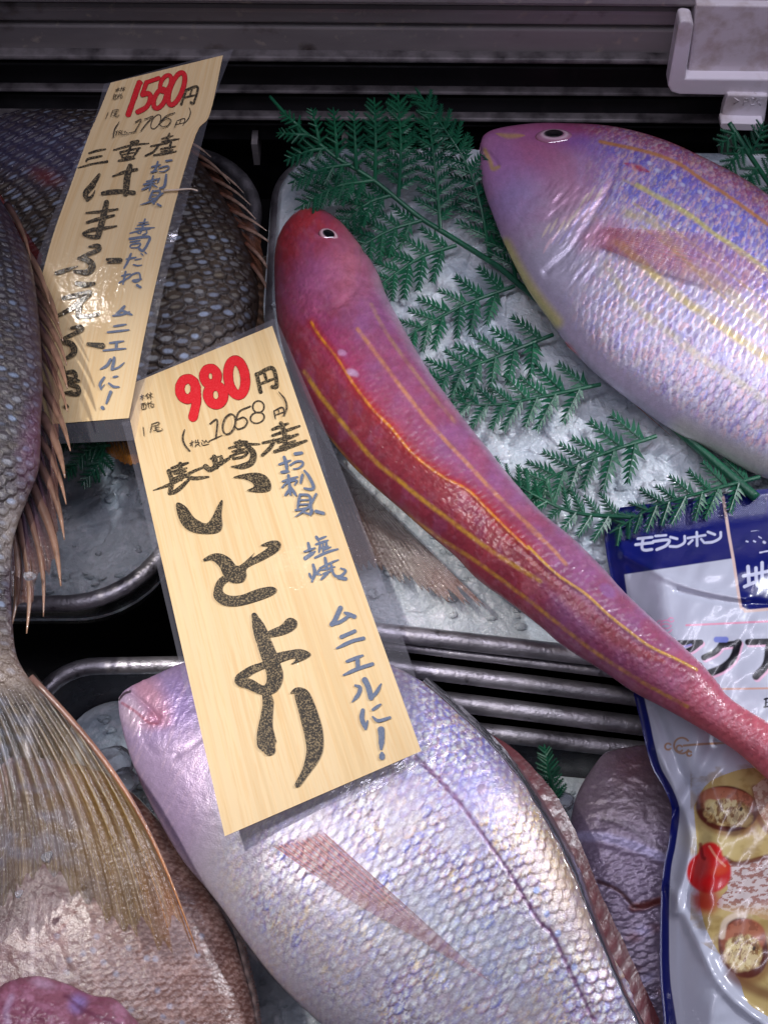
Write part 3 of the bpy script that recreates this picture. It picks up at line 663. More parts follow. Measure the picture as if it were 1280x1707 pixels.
g3 = [(z3b([(160, 350), (210, 335), (240, 318)]), 3.4, -.0005), (z3b([(320, 495), (380, 460), (440, 415)]), 6, -.0002), (z3b([(100, 200), (160, 250), (210, 300), (230, 340)]), 4, -.0008), (z3b([(160, 380), (180, 450), (230, 500), (310, 500)]), 9, -.0003),
      (lat, 3.5, -.0003)]
b3, bv3 = make_fish(brm, A3, B3, pl3, lambda t: .30 + .02 * t, 640, 460, paint3, M['pearl'], (.0040, .0042, .00016, lambda x, y, t, v: (.45 + .8 * sm(.3, .7, fbm(x / 60, y / 60, 99))) * sm(.2, .33, t + .05 * v) * (1 - .75 * (1 - sm(-.93, -.72, v)))), e=2.6, fr=.58, groove=g3, dis=lambda x, y: .0007 * (fbm(x / 55, y / 55, 77) - .5) + (1 - sm(1280, 1420, y + .5 * x)) * .0006 * (fbm((x + y * .4) / 4.5, (y - x * .4) / 13, 78, 4) - .5))
fin('pectoral_fin', brm, [(452, 1408), (478, 1400), (505, 1390), (532, 1380)], [(600, 1512), (690, 1563), (770, 1612), (812, 1636), (824, 1642)], [onsurf(bv3, 455, 1405, .001), onsurf(bv3, 540, 1378, .001)], [onsurf(bv3, 600, 1512, .001), onsurf(bv3, 770, 1610, .002), onsurf(bv3, 824, 1642, .002)], 9, [(216, 146, 140), (216, 130, 124)], 46, .02, (.66, .34), .5, corr=.0004, bv=bv3, boff=.0014, fade=.05)
fin('dorsal_fin', brm, [(780, 1212), (830, 1254), (880, 1316), (925, 1392), (965, 1470), (1000, 1550), (1040, 1640), (1085, 1730)], [(799, 1212), (860, 1250), (917, 1311), (948, 1360), (974, 1419), (1002, 1490), (1045, 1580), (1100, 1700)], .006, .002, 22, [(104, 50, 54), (92, 44, 48)], 16, .05, (1, 1), .25, corr=.0003, mat_=M['skin'])
# ---- dark emperor fish at the left edge --------------------------------------------
pl4 = plane(0, 700, .060, .0, .11)
emp = thing('dark_scaled_fish', 'dark spiny fish hanging down the left edge with olive yellow tail', 'fish', P(np.array(-60.), np.array(700.), .0), 'whole fish in the case')
A4 = [(-160, 60), (-70, 200), (-10, 310), (30, 385), (55, 450), (68, 560), (72, 650), (69, 700), (66, 778), (47, 831), (31, 872), (21, 915), (19, 981), (22, 1044), (28, 1090), (41, 1118), (62, 1148), (78, 1172)]
B4 = [(-170, 66), (-240, 200), (-290, 330), (-310, 500), (-290, 650), (-240, 780), (-180, 880), (-120, 960), (-90, 1020), (-84, 1070), (-90, 1110), (-100, 1150), (-110, 1180)]
def paintdark(p, t, v, sc, tone=(66, 58, 62), spot=(150, 168, 196), warm=(128, 112, 76)):
    p.c[:] = lin(tone); p.mix(sm(.4, .7, fbm(p.x / 40, p.y / 40, 60)) * .4, (60, 50, 52))
    if sc is not None:
        m = sc['m']; e = np.hypot((sc['d'] - .56 + .25 * (sc['id3'] - .5)) / (.15 + .12 * sc['id']), (sc['e'] + .2 * (sc['id2'] - .5) - .25 * (sc['d'] - .6)) / (.30 + .22 * sc['id3'])) + .5 * (fbm(p.x / 4, p.y / 4, 66) - .5); br = 1 - sm(.5, 1.15, e)
        p.mix(m * br * (.25 + .75 * sc['id'] ** 1.5), spot); p.mix(m * br * (sc['id2'] > .6) * .5, warm)
        p.mix(m * sm(.66, .95, sc['r']) * .85, (34, 27, 26))
    p.noise(.2, 6, 6, 9); p.noise(.2, 2, 2, 10)
def paint4(p, t, v, sc):
    paintdark(p, t, v, sc, (54, 49, 55), (124, 138, 162), (116, 104, 80))
    p.mix(sm(.80, .97, v) * .6, (60, 42, 58)); p.blob(56, 735, 20, 60, (92, 48, 78), .5, 10, .9, .6)
    p.mix(sm(.86, .99, t) * .7, (128, 110, 96)); p.blob(18, 742, 10, 7, (52, 44, 40), .8, 0, .4)
    p.blob(22, 890, 20, 50, (150, 140, 130), .5, 10, .9, .6)
b4, bv4 = make_fish(emp, A4, B4, pl4, lambda t: .34 * (1 - .85 * sm(.9, 1, t)), 560, 260, paint4, M['darkskin'], (.0058, .0046, .0005, lambda x, y, t, v: 1 - .8 * sm(.93, 1, t)), e=2.4, fr=.58)
tips = [(52, 434), (84, 508), (99, 541), (106, 569), (112, 609), (113, 648), (113, 686), (118, 752), (109, 797), (111, 841), (108, 900), (102, 977), (73, 1028), (45, 1056), (20, 1044)]
bases = [(12, 340), (34, 408), (48, 448), (56, 480), (60, 512), (63, 545), (66, 580), (68, 640), (68, 690), (66, 730), (62, 768), (52, 806), (42, 838), (30, 862), (20, 880)]
tz = lambda k: .060 - .020 * k / 14
def spn(parent, b, t, zb_, zt, r=.0020, c0=(62, 42, 44), c1=(150, 116, 94)):
    n = 18; u = np.linspace(0, 1, n); dx, dy = t[0] - b[0], t[1] - b[1]
    x = b[0] + dx * u + dy * .06 * np.sin(u * math.pi); y = b[1] + dy * u - dx * (.03 + .10 * ((b[1] * 7.7) % 1)) * np.sin(u * math.pi)
    s = MB(); V = P(x, y, zb_ * (1 - u) + zt * u); s.tube(V, r * (1 - .88 * u ** 1.6), 8, False, .8)
    c = np.repeat((lin(c0)[None] * (1 - u[:, None]) + lin(c1)[None] * u[:, None]), 8, 0)
    c *= (1 + .5 * (h2(np.arange(len(c)) // 8, np.full(len(c), int(abs(b[1]))), 3) - .5))[:, None]
    s.c.append(c); return s.build('dorsal_spine', M['spine'], parent)
# membrane between the spines
bb = spline(bases, 200); tt_ = spline([(b[0] * .35 + t[0] * .65, b[1] * .35 + t[1] * .65) for b, t in zip(bases, tips)], 200)
dfin = fin('dorsal_fin', emp, bases, [(b[0] * .16 + t[0] * .84, b[1] * .16 + t[1] * .84) for b, t in zip(bases, tips)], [.061, .044], [.062, .042], 15, [(60, 42, 56), (98, 66, 58)], 22, .22, (1, .8), .5, corr=.002)
for k, (b, t) in enumerate(zip(bases, tips)): spn(dfin, b, t, .061 - .018 * k / 14, .063 - .022 * k / 14, .0018 + .0007 * ((k * 7) % 3) / 2)
def ptail(p, s, u):
    p.mix(sm(.35, .85, u) * sm(.1, .5, s) * .8, (128, 98, 36)); p.mix(sm(.8, 1, u) * sm(.55, .9, s) * .8, (160, 92, 26)); p.mix(sm(.45, .65, fbm(u * 24, s * 5, 73)) * .4, (74, 58, 40)); p.mix(sm(.55, .7, fbm(u * 60, s * 4, 74)) * .4, (170, 150, 120)); p.mix((1 - sm(0, .16, s)) * .8, (84, 74, 72))
    p.mix((1 - sm(.1, .4, u)) * sm(.4, .9, s) * .7, (70, 62, 64)); p.mix(sm(.45, .62, fbm(p.x / 40, p.y / 16, 71)) * (1 - sm(.5, .8, u)) * .4, (120, 128, 150))
fin('tail_fin', emp, [(-100, 1128), (-40, 1130), (20, 1124), (48, 1112), (56, 1122)],
    [(-120, 1560), (-60, 1580), (7, 1562), (40, 1500), (80, 1502), (120, 1522), (160, 1545), (215, 1572), (262, 1598), (305, 1612), (330, 1604)], [.050, .051], [.030, .034], 16, [(92, 84, 80), (100, 88, 58)], 70, .12, (1, .80), .62, paint=ptail, corr=.0011, bend=-.06, fade=.16)
spn(emp, (52, 1128), (330, 1590), .052, .034, .0013, (130, 100, 92), (176, 110, 44)).name = 'tail_edge_ray'
fin('pectoral_fin', emp, [(-40, 330), (-20, 322), (0, 322)], [(52, 470), (70, 452), (76, 432)], .030, .022, 8, [(140, 52, 48), (120, 36, 40)], 24, .05, (1, .95), .45)

# ---- dark fish behind the tall card -----------------------------------------------
pl5 = plane(220, 430, -.010, .0, .10)
rear = thing('dark_scaled_fish', 'dark fish with pearl dotted scales lying behind the tall 1580 price card', 'fish', P(np.array(220.), np.array(430.), -.04), 'whole fish in the case')
A5 = [(-130, 190), (-60, 180), (30, 182), (120, 184), (220, 196), (290, 226), (345, 285), (390, 360), (420, 430), (434, 500), (420, 570), (375, 640), (310, 690), (250, 720), (222, 742)]
B5 = [(-135, 200), (-140, 300), (-110, 400), (-70, 480), (-10, 560), (60, 630), (120, 680), (160, 705), (180, 735)]
def paint5(p, t, v, sc):
    paintdark(p, t, v, sc, (86, 74, 62), (172, 186, 208), (150, 134, 92))
    p.blob(60, 250, 150, 50, (84, 84, 130), .35, 10, .9, .6); p.blob(78, 295, 26, 12, (130, 52, 44), .5, 20, .8, .4)
    p.mix(sm(.75, .95, v) * .7, (46, 34, 32))
b5, bv5 = make_fish(rear, A5, B5, pl5, .30, 560, 420, paint5, M['darkskin'], (.0060, .0060, .0006, lambda x, y, t, v: 1 - .7 * sm(.9, 1, np.abs(v))), e=2.4, fr=.55)
ds = [((300, 232), (352, 262)), ((318, 252), (384, 306)), ((334, 272), (407, 322)), ((350, 296), (418, 342)), ((366, 322), (427, 366)), ((384, 350), (445, 385)), ((398, 376), (459, 412)), ((410, 405), (458, 470)), ((420, 440), (458, 515))]
df5 = fin('dorsal_fin', rear, [d[0] for d in ds], [(d[0][0] * .3 + d[1][0] * .7, d[0][1] * .3 + d[1][1] * .7) for d in ds], [-.002, -.008], [-.001, -.006], 9, [(104, 66, 48), (128, 82, 60)], 20, .2, (.97, .7), .5, corr=.0015)
for k, (b, t) in enumerate(ds): spn(df5, b, t, -.001 - .004 * k / 8, .002 - .006 * k / 8, .0013, (104, 60, 44), (206, 180, 160))
fin('soft_fin', rear, [(420, 435), (432, 500), (424, 560)], [(448, 425), (466, 520), (452, 590)], -.010, -.010, 9, [(110, 84, 66), (130, 104, 84)], 16, .05, (.9, .5), .5)
fin('tail_fin', rear, [(160, 700), (190, 706), (222, 712)], [(182, 764), (205, 778), (216, 782), (252, 770)], -.010, -.012, 9, [(120, 96, 50), (190, 120, 32)], 20, .1, (1, .9), .5)

# ---- coppery fish under the olive tail -----------------------------------------------
pl6 = plane(180, 1600, -.012, .0, .05)
cop = thing('copper_fish', 'coppery brown fish at the lower left under the olive tail fin', 'fish', P(np.array(180.), np.array(1600.), -.05), 'whole fish in the case')
A6 = [(20, 1262), (70, 1264), (120, 1272), (169, 1287), (233, 1332), (300, 1412), (350, 1484), (390, 1562), (410, 1625), (424, 1680), (430, 1740), (425, 1850), (380, 1960)]
B6 = [(10, 1270), (-60, 1330), (-140, 1430), (-200, 1560), (-220, 1700), (-180, 1850), (-80, 1980), (60, 2040), (200, 2040)]
z7 = lambda pts: Zp(0, 1100, .359375, pts)
def paint6(p, t, v, sc):
    p.c[:] = lin((122, 92, 86)); p.mix(sm(.2, .9, v) * .6, (104, 66, 54)); p.mix(sm(1420, 1300, p.y) * .7, (118, 58, 44))
    p.mix(sm(.5, .75, fbm(p.x / 18, p.y / 18, 81)) * .4, (196, 162, 152))
    p.mix((1 - sm(60, 160, p.x)) * .4, (190, 160, 168))
    if sc is not None:
        p.mix(sc['m'] * sm(.80, .97, sc['r']) * .3, (122, 80, 66)); p.mix(sc['m'] * sm(.3, .8, sc['d']) * (1 - sm(.8, .95, sc['r'])) * .3, (220, 190, 178))
    for k in range(26):
        a, b = 90 + 250 * h2(np.array([k]), np.array([1]), 3)[0], 1560 + 160 * h2(np.array([k]), np.array([2]), 3)[0]; p.blob(a, b, 5, 5, (150, 168, 196), .45, 0, .5, .3)
    p.stroke(z7([(70, 1300), (200, 1320), (270, 1260), (350, 1170)]), 3.5, (140, 66, 54), .5, .9, True, .5)
    p.stroke(z7([(60, 1300), (65, 1400), (80, 1470)]), 8, (120, 74, 70), .6, .8); p.stroke(z7([(150, 1100), (150, 1300), (150, 1460)]), 4, (226, 206, 206), .6, .7)
    p.mix(sm(.55, .68, fbm(p.x / 3, p.y / 3, 84, 3)) * .35, (206, 176, 168)); p.mix(sm(.55, .68, fbm(p.x / 3.4, p.y / 2.8, 85, 3)) * .35, (110, 66, 54)); p.noise(.18, 6, 6, 11); p.noise(.25, 2, 2, 12)
b6, bv6 = make_fish(cop, A6, B6, pl6, .26, 480, 380, paint6, M['skin'], (.0028, .0034, .00008, lambda x, y, t, v: sm(90, 190, x) * .8 + .1), e=2.6, fr=.58, groove=[(z7([(270, 1320), (300, 1400), (310, 1440)]), 8, -.0003)], dis=lambda x, y: .0012 * (fbm(x / 50, y / 50, 33) - .5))
fin('belly_edge', cop, [(372, 1510), (393, 1562), (408, 1620), (420, 1670), (428, 1740)], [(380, 1504), (405, 1560), (420, 1618), (432, 1672), (440, 1740)], -.012, -.016, 10, [(196, 170, 160), (120, 90, 84)], 8, .02, (1, .9), .2)

# ---- small rosy fish in the bottom left corner --------------------------------------
pl7 = plane(60, 1700, .030, .0, .05)
ros = thing('rosy_fish', 'rosy pink fish head in the bottom left corner', 'fish', P(np.array(60.), np.array(1750.), -.04), 'whole fish in the case')
A7 = [(-40, 1650), (0, 1646), (30, 1632), (66, 1627), (115, 1641), (155, 1659), (190, 1664), (216, 1688), (240, 1716), (280, 1780), (300, 1860)]
B7 = [(-50, 1660), (-90, 1720), (-110, 1800), (-90, 1900), (-20, 1960), (80, 1980), (180, 1960)]
def paint7(p, t, v, sc):
    p.c[:] = lin((142, 88, 104)); p.mix(sm(.4, .7, fbm(p.x / 22, p.y / 16, 91)) * .6, (190, 134, 160)); p.mix(sm(.45, .75, fbm(p.x / 40, p.y / 20, 92)) * .5, (130, 60, 90))
    p.blob(130, 1672, 14, 14, (150, 140, 210), .6, 0, .8, .5); p.blob(72, 1640, 18, 8, (200, 170, 196), .5, 10, .8); p.noise(.2, 5, 5, 13)
    p.stroke([(20, 1662), (12, 1685), (14, 1710)], 5, (190, 160, 190), .6, .8); p.stroke([(110, 1660), (150, 1690), (200, 1710)], 4, (100, 44, 70), .6, .8)
make_fish(ros, A7, B7, pl7, .45, 300, 200, paint7, M['skin'], None, e=2.2, fr=.6, dis=lambda x, y: .0022 * (fbm(x / 26, y / 26, 44) - .5) + .0006 * (fbm(x / 7, y / 7, 45) - .5))

# ---- shaded bream on the right under the pouch -----------------------------------------
pl8 = plane(1080, 1480, -.030, .0, .05)
shd = thing('sea_bream', 'mauve bream head half hidden under the white food pouch', 'fish', P(np.array(1080.), np.array(1480.), -.06), 'whole fish in the case')
A8 = [(1040, 1246), (1090, 1242), (1150, 1262), (1210, 1310), (1255, 1380), (1285, 1470), (1295, 1580), (1290, 1720), (1270, 1860), (1230, 1960)]
B8 = [(1030, 1248), (1005, 1258), (980, 1290), (961, 1325), (951, 1365), (945, 1420), (946, 1500), (960, 1600), (985, 1720), (1020, 1860), (1070, 1960)]
z8 = lambda pts: Zp(880, 1200, .3125, pts)
def paint8(p, t, v, sc):
    p.c[:] = lin((134, 118, 142)); p.mix(sm(1400, 1340, p.y) * .8, (128, 112, 122)); p.blob(1060, 1275, 40, 34, (104, 52, 56), .6, 20, .9, .5)  # upper head darkened in the colour, imitating shade from the pouch above
    p.mix(sm(.5, .75, fbm(p.x / 7, p.y / 4, 95)) * .35, (110, 84, 112)); p.blob(1080, 1340, 60, 50, (104, 84, 92), .5, 0, .9, .5)
    p.stroke(z8([(280, 620), (400, 625), (560, 670), (720, 735)]), 7, (176, 168, 206), .8, .7); p.stroke(z8([(390, 530), (520, 560), (640, 640), (720, 690)]), 5, (74, 60, 72), .45, .9)
    p.stroke(z8([(560, 1000), (620, 990), (700, 965)]), 7, (116, 44, 32), .9, .6); p.stroke(z8([(370, 860), (480, 910), (570, 1000)]), 3, (96, 58, 60), .8, .7)
    for k in range(14): p.blob(1040 + 70 * h2(np.array([k]), np.array([1]), 7)[0], 1540 + 170 * h2(np.array([k]), np.array([5]), 7)[0], 12, 6, [(190, 184, 226), (140, 90, 96)][k % 2], .5, -30, .8, .8)
    p.noise(.2, 5, 4, 14); p.noise(.2, 2, 2, 15)
make_fish(shd, A8, B8, pl8, .34, 420, 260, paint8, M['pearl'], (.0030, .0038, .0002, lambda x, y, t, v: sm(1400, 1440, y)), e=2.5, fr=.58, groove=[(z8([(290, 640), (400, 650), (560, 700), (720, 750)]), 9, -.0009), (z8([(370, 870), (480, 920), (570, 1010), (700, 980)]), 6, -.0009), (z8([(390, 530), (520, 560), (640, 640)]), 8, -.0005)], dis=lambda x, y: .001 * (fbm(x / 20, y / 12, 46) - .5))
# ------------------------------------------------------------------ green plastic fern
def fz(py): return .013 + .034 * sm(430, 165, py)
def leaflet(mb, b, d, L, zb, zt, rs, teeth=6, w=1.6):
    """one serrated leaflet in traced coordinates: base b, unit direction d, length L"""
    nx, ny = -d[1], d[0]; n = teeth + 1; V = []; Fc = []
    def pt(s, o, z): return (b[0] + d[0] * s * L + nx * o, b[1] + d[1] * s * L + ny * o, z)
    zz = lambda s: zb * (1 - s) + zt * s
    ax = [pt(s, 0, zz(s) + .0007) for s in np.linspace(0, 1, n + 1)]
    for side in (1, -1):
        for k in range(n):
            s0 = k / n; s1 = (k + .62) / n; sm_ = (k + 1.25) / n
            tl = L * .30 * (1 - .72 * (k / n)) * (.75 + .5 * rs.rand()) * (.7 if k == 0 else 1)
            i = len(V)
            V += [pt(s0, 0, zz(s0) + .0006), pt(s1, 0, zz(s1) + .0006), pt(min(sm_ + .05, 1.05), side * tl, zz(s1) - .0004 - .0006 * rs.rand()), pt(s0 + .01, side * tl * .38, zz(s0))]
            Fc.append((i, i + 1, i + 2, i + 3) if side < 0 else (i + 3, i + 2, i + 1, i))
    V = np.array(V); mb.add(P(V[:, 0], V[:, 1], V[:, 2]), [Fc])
    xs = np.array(ax); mb.tube(P(xs[:, 0], xs[:, 1], xs[:, 2]), np.linspace(.0006, .00025, len(ax)), 5)
def pinna(parent, pts, L0, seed, stemw=.0012, step=21, z=fz, lift=0.0, n0=.10):
    rs = np.random.RandomState(seed); q = spline(pts, 80); ln = np.linalg.norm(np.diff(q, axis=0), axis=1).sum()
    mb = MB(); zz = z(q[:, 1]) + lift + .002 * np.sin(np.linspace(0, math.pi, 80)); mb.tube(P(q[:, 0], q[:, 1], zz + .0004), np.linspace(stemw, stemw * .4, 80), 8)
    k = 0; s = ln * n0
    while s < ln * .97:
        i = min(int(s / ln * 79), 78); t = q[min(i + 1, 79)] - q[i]; t /= np.linalg.norm(t); f = s / ln
        L = 1.06 * L0 * (1 - .55 * f ** 1.8) * (.85 + .3 * rs.rand())
        for side in ((1, -1) if True else ()):
            if side < 0: s2 = min(i + 4, 78)
            else: s2 = i
            a = math.radians(58 + 14 * (rs.rand() - .5) - 12 * f) * side; d = (t[0] * math.cos(a) - t[1] * math.sin(a), t[0] * math.sin(a) + t[1] * math.cos(a))
            leaflet(mb, q[s2], d, L, zz[s2], zz[s2] - .003 + .006 * rs.rand(), rs)
        s += 1.0 * step * (1 - .45 * f) * (.9 + .2 * rs.rand())
    t = q[-1] - q[-3]; t /= np.linalg.norm(t); leaflet(mb, q[-1], t, L0 * .3, zz[-1], zz[-1] - .001, rs)
    o = mb.build('leaf_branch', M['fern'], parent, False)
    return o
fern = thing('plastic_fern', 'large green plastic fern leaf spread over the ice between the red and striped fish', 'fern', P(np.array(760.), np.array(420.), .01), 'plastic ferns')
main = [(450, 161), (490, 205), (533, 240), (560, 262), (623, 301), (695, 359), (734, 384), (820, 438), (857, 467), (930, 530), (1010, 600), (1100, 690), (1190, 770), (1260, 830)]
q = spline(main, 160); sb = MB(); sb.tube(P(q[:, 0], q[:, 1], fz(q[:, 1]) + .0006), np.linspace(.0009, .0024, 160), 10); sb.build('stem', M['fern'], fern)
PIN = [([(545, 248), (515, 252), (480, 266)], 26, 14), ([(585, 274), (540, 282), (488, 303)], 30, 15), ([(623, 301), (560, 312), (500, 345)], 36, 17), ([(651, 326), (612, 340), (569, 377)], 42, 22), ([(702, 368), (650, 384), (601, 412), (580, 430)], 52, 26),
       ([(760, 409), (700, 430), (641, 470), (610, 500)], 62, 32), ([(857, 477), (770, 510), (680, 560), (650, 580)], 64, 36), ([(921, 558), (820, 598), (735, 630), (690, 645)], 66, 37), ([(1000, 641), (900, 662), (820, 675), (755, 670)], 66, 37),
       ([(1093, 727), (990, 762), (885, 812), (850, 830)], 64, 36), ([(1265, 795), (1180, 818), (1090, 845), (1030, 880)], 58, 34), ([(1050, 862), (960, 855), (890, 825), (815, 775)], 46, 30),
       ([(533, 242), (528, 215), (520, 185)], 18, 12), ([(562, 262), (560, 228), (556, 185)], 22, 13), ([(594, 282), (592, 240), (590, 190)], 24, 14), ([(625, 300), (626, 240), (624, 172)], 32, 16), ([(664, 328), (668, 250), (664, 165)], 38, 18), ([(734, 382), (726, 290), (712, 180)], 46, 22), ([(818, 436), (800, 340), (770, 260), (700, 158)], 48, 24),
       ([(860, 470), (848, 400), (830, 330), (822, 270)], 44, 24), ([(500, 212), (486, 200), (470, 190)], 16, 10), ([(515, 226), (490, 224), (466, 222)], 18, 10)]
for k, (pts, L0, stp) in enumerate(PIN): pinna(fern, pts, L0, 100 + k, .0011, stp, lift=.0006 * (k % 3))
def sm2(py): return .010 + .04 * sm(430, 165, py)
fern2 = thing('plastic_fern', 'green plastic fern in the far right corner behind the striped fish', 'fern', P(np.array(1290.), np.array(300.), .01), 'plastic ferns')
q = spline([(1215, 205), (1250, 260), (1290, 320), (1340, 400)], 60); sb = MB(); sb.tube(P(q[:, 0], q[:, 1], sm2(q[:, 1])), .0013, 8); sb.build('stem', M['fern'], fern2)
for k, pts in enumerate([[(1240, 244), (1225, 262), (1210, 285)], [(1262, 278), (1248, 300), (1240, 330)], [(1285, 310), (1275, 335), (1268, 362)], [(1250, 258), (1262, 235), (1270, 210)], [(1275, 296), (1292, 265), (1300, 230)], [(1225, 222), (1214, 232), (1200, 240)]]): pinna(fern2, pts, 26, 300 + k, .0008, 13, sm2)
fern3 = thing('plastic_fern', 'tiny green fern sprig standing behind the back of the bream', 'fern', P(np.array(915.), np.array(1320.), -.04), 'plastic ferns')
pinna(fern3, [(925, 1335), (916, 1295), (908, 1248)], 26, 400, .0012, 9, lambda y: -.028 + .02 * sm(1340, 1245, y), n0=.02)
fern4 = thing('plastic_fern', 'fern leaf in shadow on the ice of the left tray', 'fern', P(np.array(130.), np.array(760.), -.01), 'plastic ferns')
for k, pts in enumerate([[(185, 742), (150, 750), (112, 790)], [(190, 735), (140, 728), (95, 745)], [(175, 745), (165, 775), (140, 805)]]): pinna(fern4, pts, 24, 410 + k, .0008, 11, lambda y: -.008 + 0 * y)
for i, (x, y, z, r, lb) in enumerate([(232, 1432, .036, .0042, 'clear ice chip melting on the olive tail fin'), (80, 1428, .036, .0026, 'small ice chip on the left part of the olive tail'), (50, 960, .052, .0028, 'water clear ice bead among the dark spines'), (32, 1490, .034, .002, 'ice crumb at the lower edge of the olive tail'),
        (920, 1330, -.034, .010, 'ice chip behind the small fern sprig'), (190, 1270, -.042, .010, 'wet ice chip in the front tray beside the bream snout'), (205, 1300, -.042, .008, 'wet ice chip under the bream jaw')]):
    o_ = shard(x, y, z, r, lb, 50 + i)
    if 660 < x < 810: o_.data.materials[0] = M['ice']
# ------------------------------------------------------------------ laminated price cards
def filmmat(name, milky=.07, rough=.1, bumpd=.0003, tint=(.96, .96, .98), f=.03):
    m = bpy.data.materials.new(name); m.use_nodes = True; nt = m.node_tree; N = nt.nodes; Lk = nt.links
    for n in list(N): N.remove(n)
    out = N.new('ShaderNodeOutputMaterial'); tr = N.new('ShaderNodeBsdfTransparent'); tr.inputs[0].default_value = (*tint, 1)
    gl = N.new('ShaderNodeBsdfGlossy'); gl.inputs['Roughness'].default_value = rough
    df = N.new('ShaderNodeBsdfDiffuse'); df.inputs[0].default_value = (.75, .74, .85, 1)
    lw = N.new('ShaderNodeFresnel'); lw.inputs[0].default_value = 1.5
    ad = N.new('ShaderNodeMath'); ad.operation = 'ADD'; ad.inputs[1].default_value = f; Lk.new(lw.outputs[0], ad.inputs[0])
    m1 = N.new('ShaderNodeMixShader'); Lk.new(ad.outputs[0], m1.inputs[0]); Lk.new(tr.outputs[0], m1.inputs[1]); Lk.new(gl.outputs[0], m1.inputs[2])
    m2 = N.new('ShaderNodeMixShader'); m2.inputs[0].default_value = milky; Lk.new(m1.outputs[0], m2.inputs[1]); Lk.new(df.outputs[0], m2.inputs[2]); Lk.new(m2.outputs[0], out.inputs[0])
    tc = N.new('ShaderNodeTexCoord'); t = N.new('ShaderNodeTexNoise'); t.inputs['Scale'].default_value = 110; t.inputs['Detail'].default_value = 4; Lk.new(tc.outputs['Object'], t.inputs['Vector'])
    bn = N.new('ShaderNodeBump'); bn.inputs['Distance'].default_value = bumpd; Lk.new(t.outputs['Fac'], bn.inputs['Height']); Lk.new(bn.outputs[0], gl.inputs['Normal'])
    return m
M['film'] = filmmat('laminate_film')
M['card'] = mat('wood_print_card', vcol=True, rough=.5, spec=.3, coat=.16, coat_r=.04, bump=(60, .0003), bump2=(400, .00006))
def inkmat(name, c, speck, k=.5): return mat(name, c, rough=.5, spec=.3, coat=.16, coat_r=.05, noise=[(1500, speck, k - .03, k + .09, None)], bump=(60, .0003), bump2=(400, .00006))
M['ink_black'] = inkmat('black_speckled_ink', (46, 41, 34), (140, 122, 90), .52)
M['ink_thin'] = inkmat('dark_thin_ink', (62, 54, 46), (140, 122, 92), .56)
M['ink_blue'] = inkmat('blue_grey_ink', (98, 110, 132), (112, 122, 140), .5)
M['ink_red'] = inkmat('red_ink', (214, 36, 44), (222, 52, 58), .5)
M['ink_edge'] = inkmat('red_ink_outline', (120, 40, 30), (170, 60, 50), .5)
def patch(Lp, Rp, zf, n, m):
    L = spline(Lp, m); R = spline(Rp, m); u = np.linspace(0, 1, n)[None]; v = np.linspace(0, 1, m)[:, None]
    x = L[:, :1] * (1 - u) + R[:, :1] * u; y = L[:, 1:] * (1 - u) + R[:, 1:] * u
    return x, y, u + 0 * v, v + 0 * u
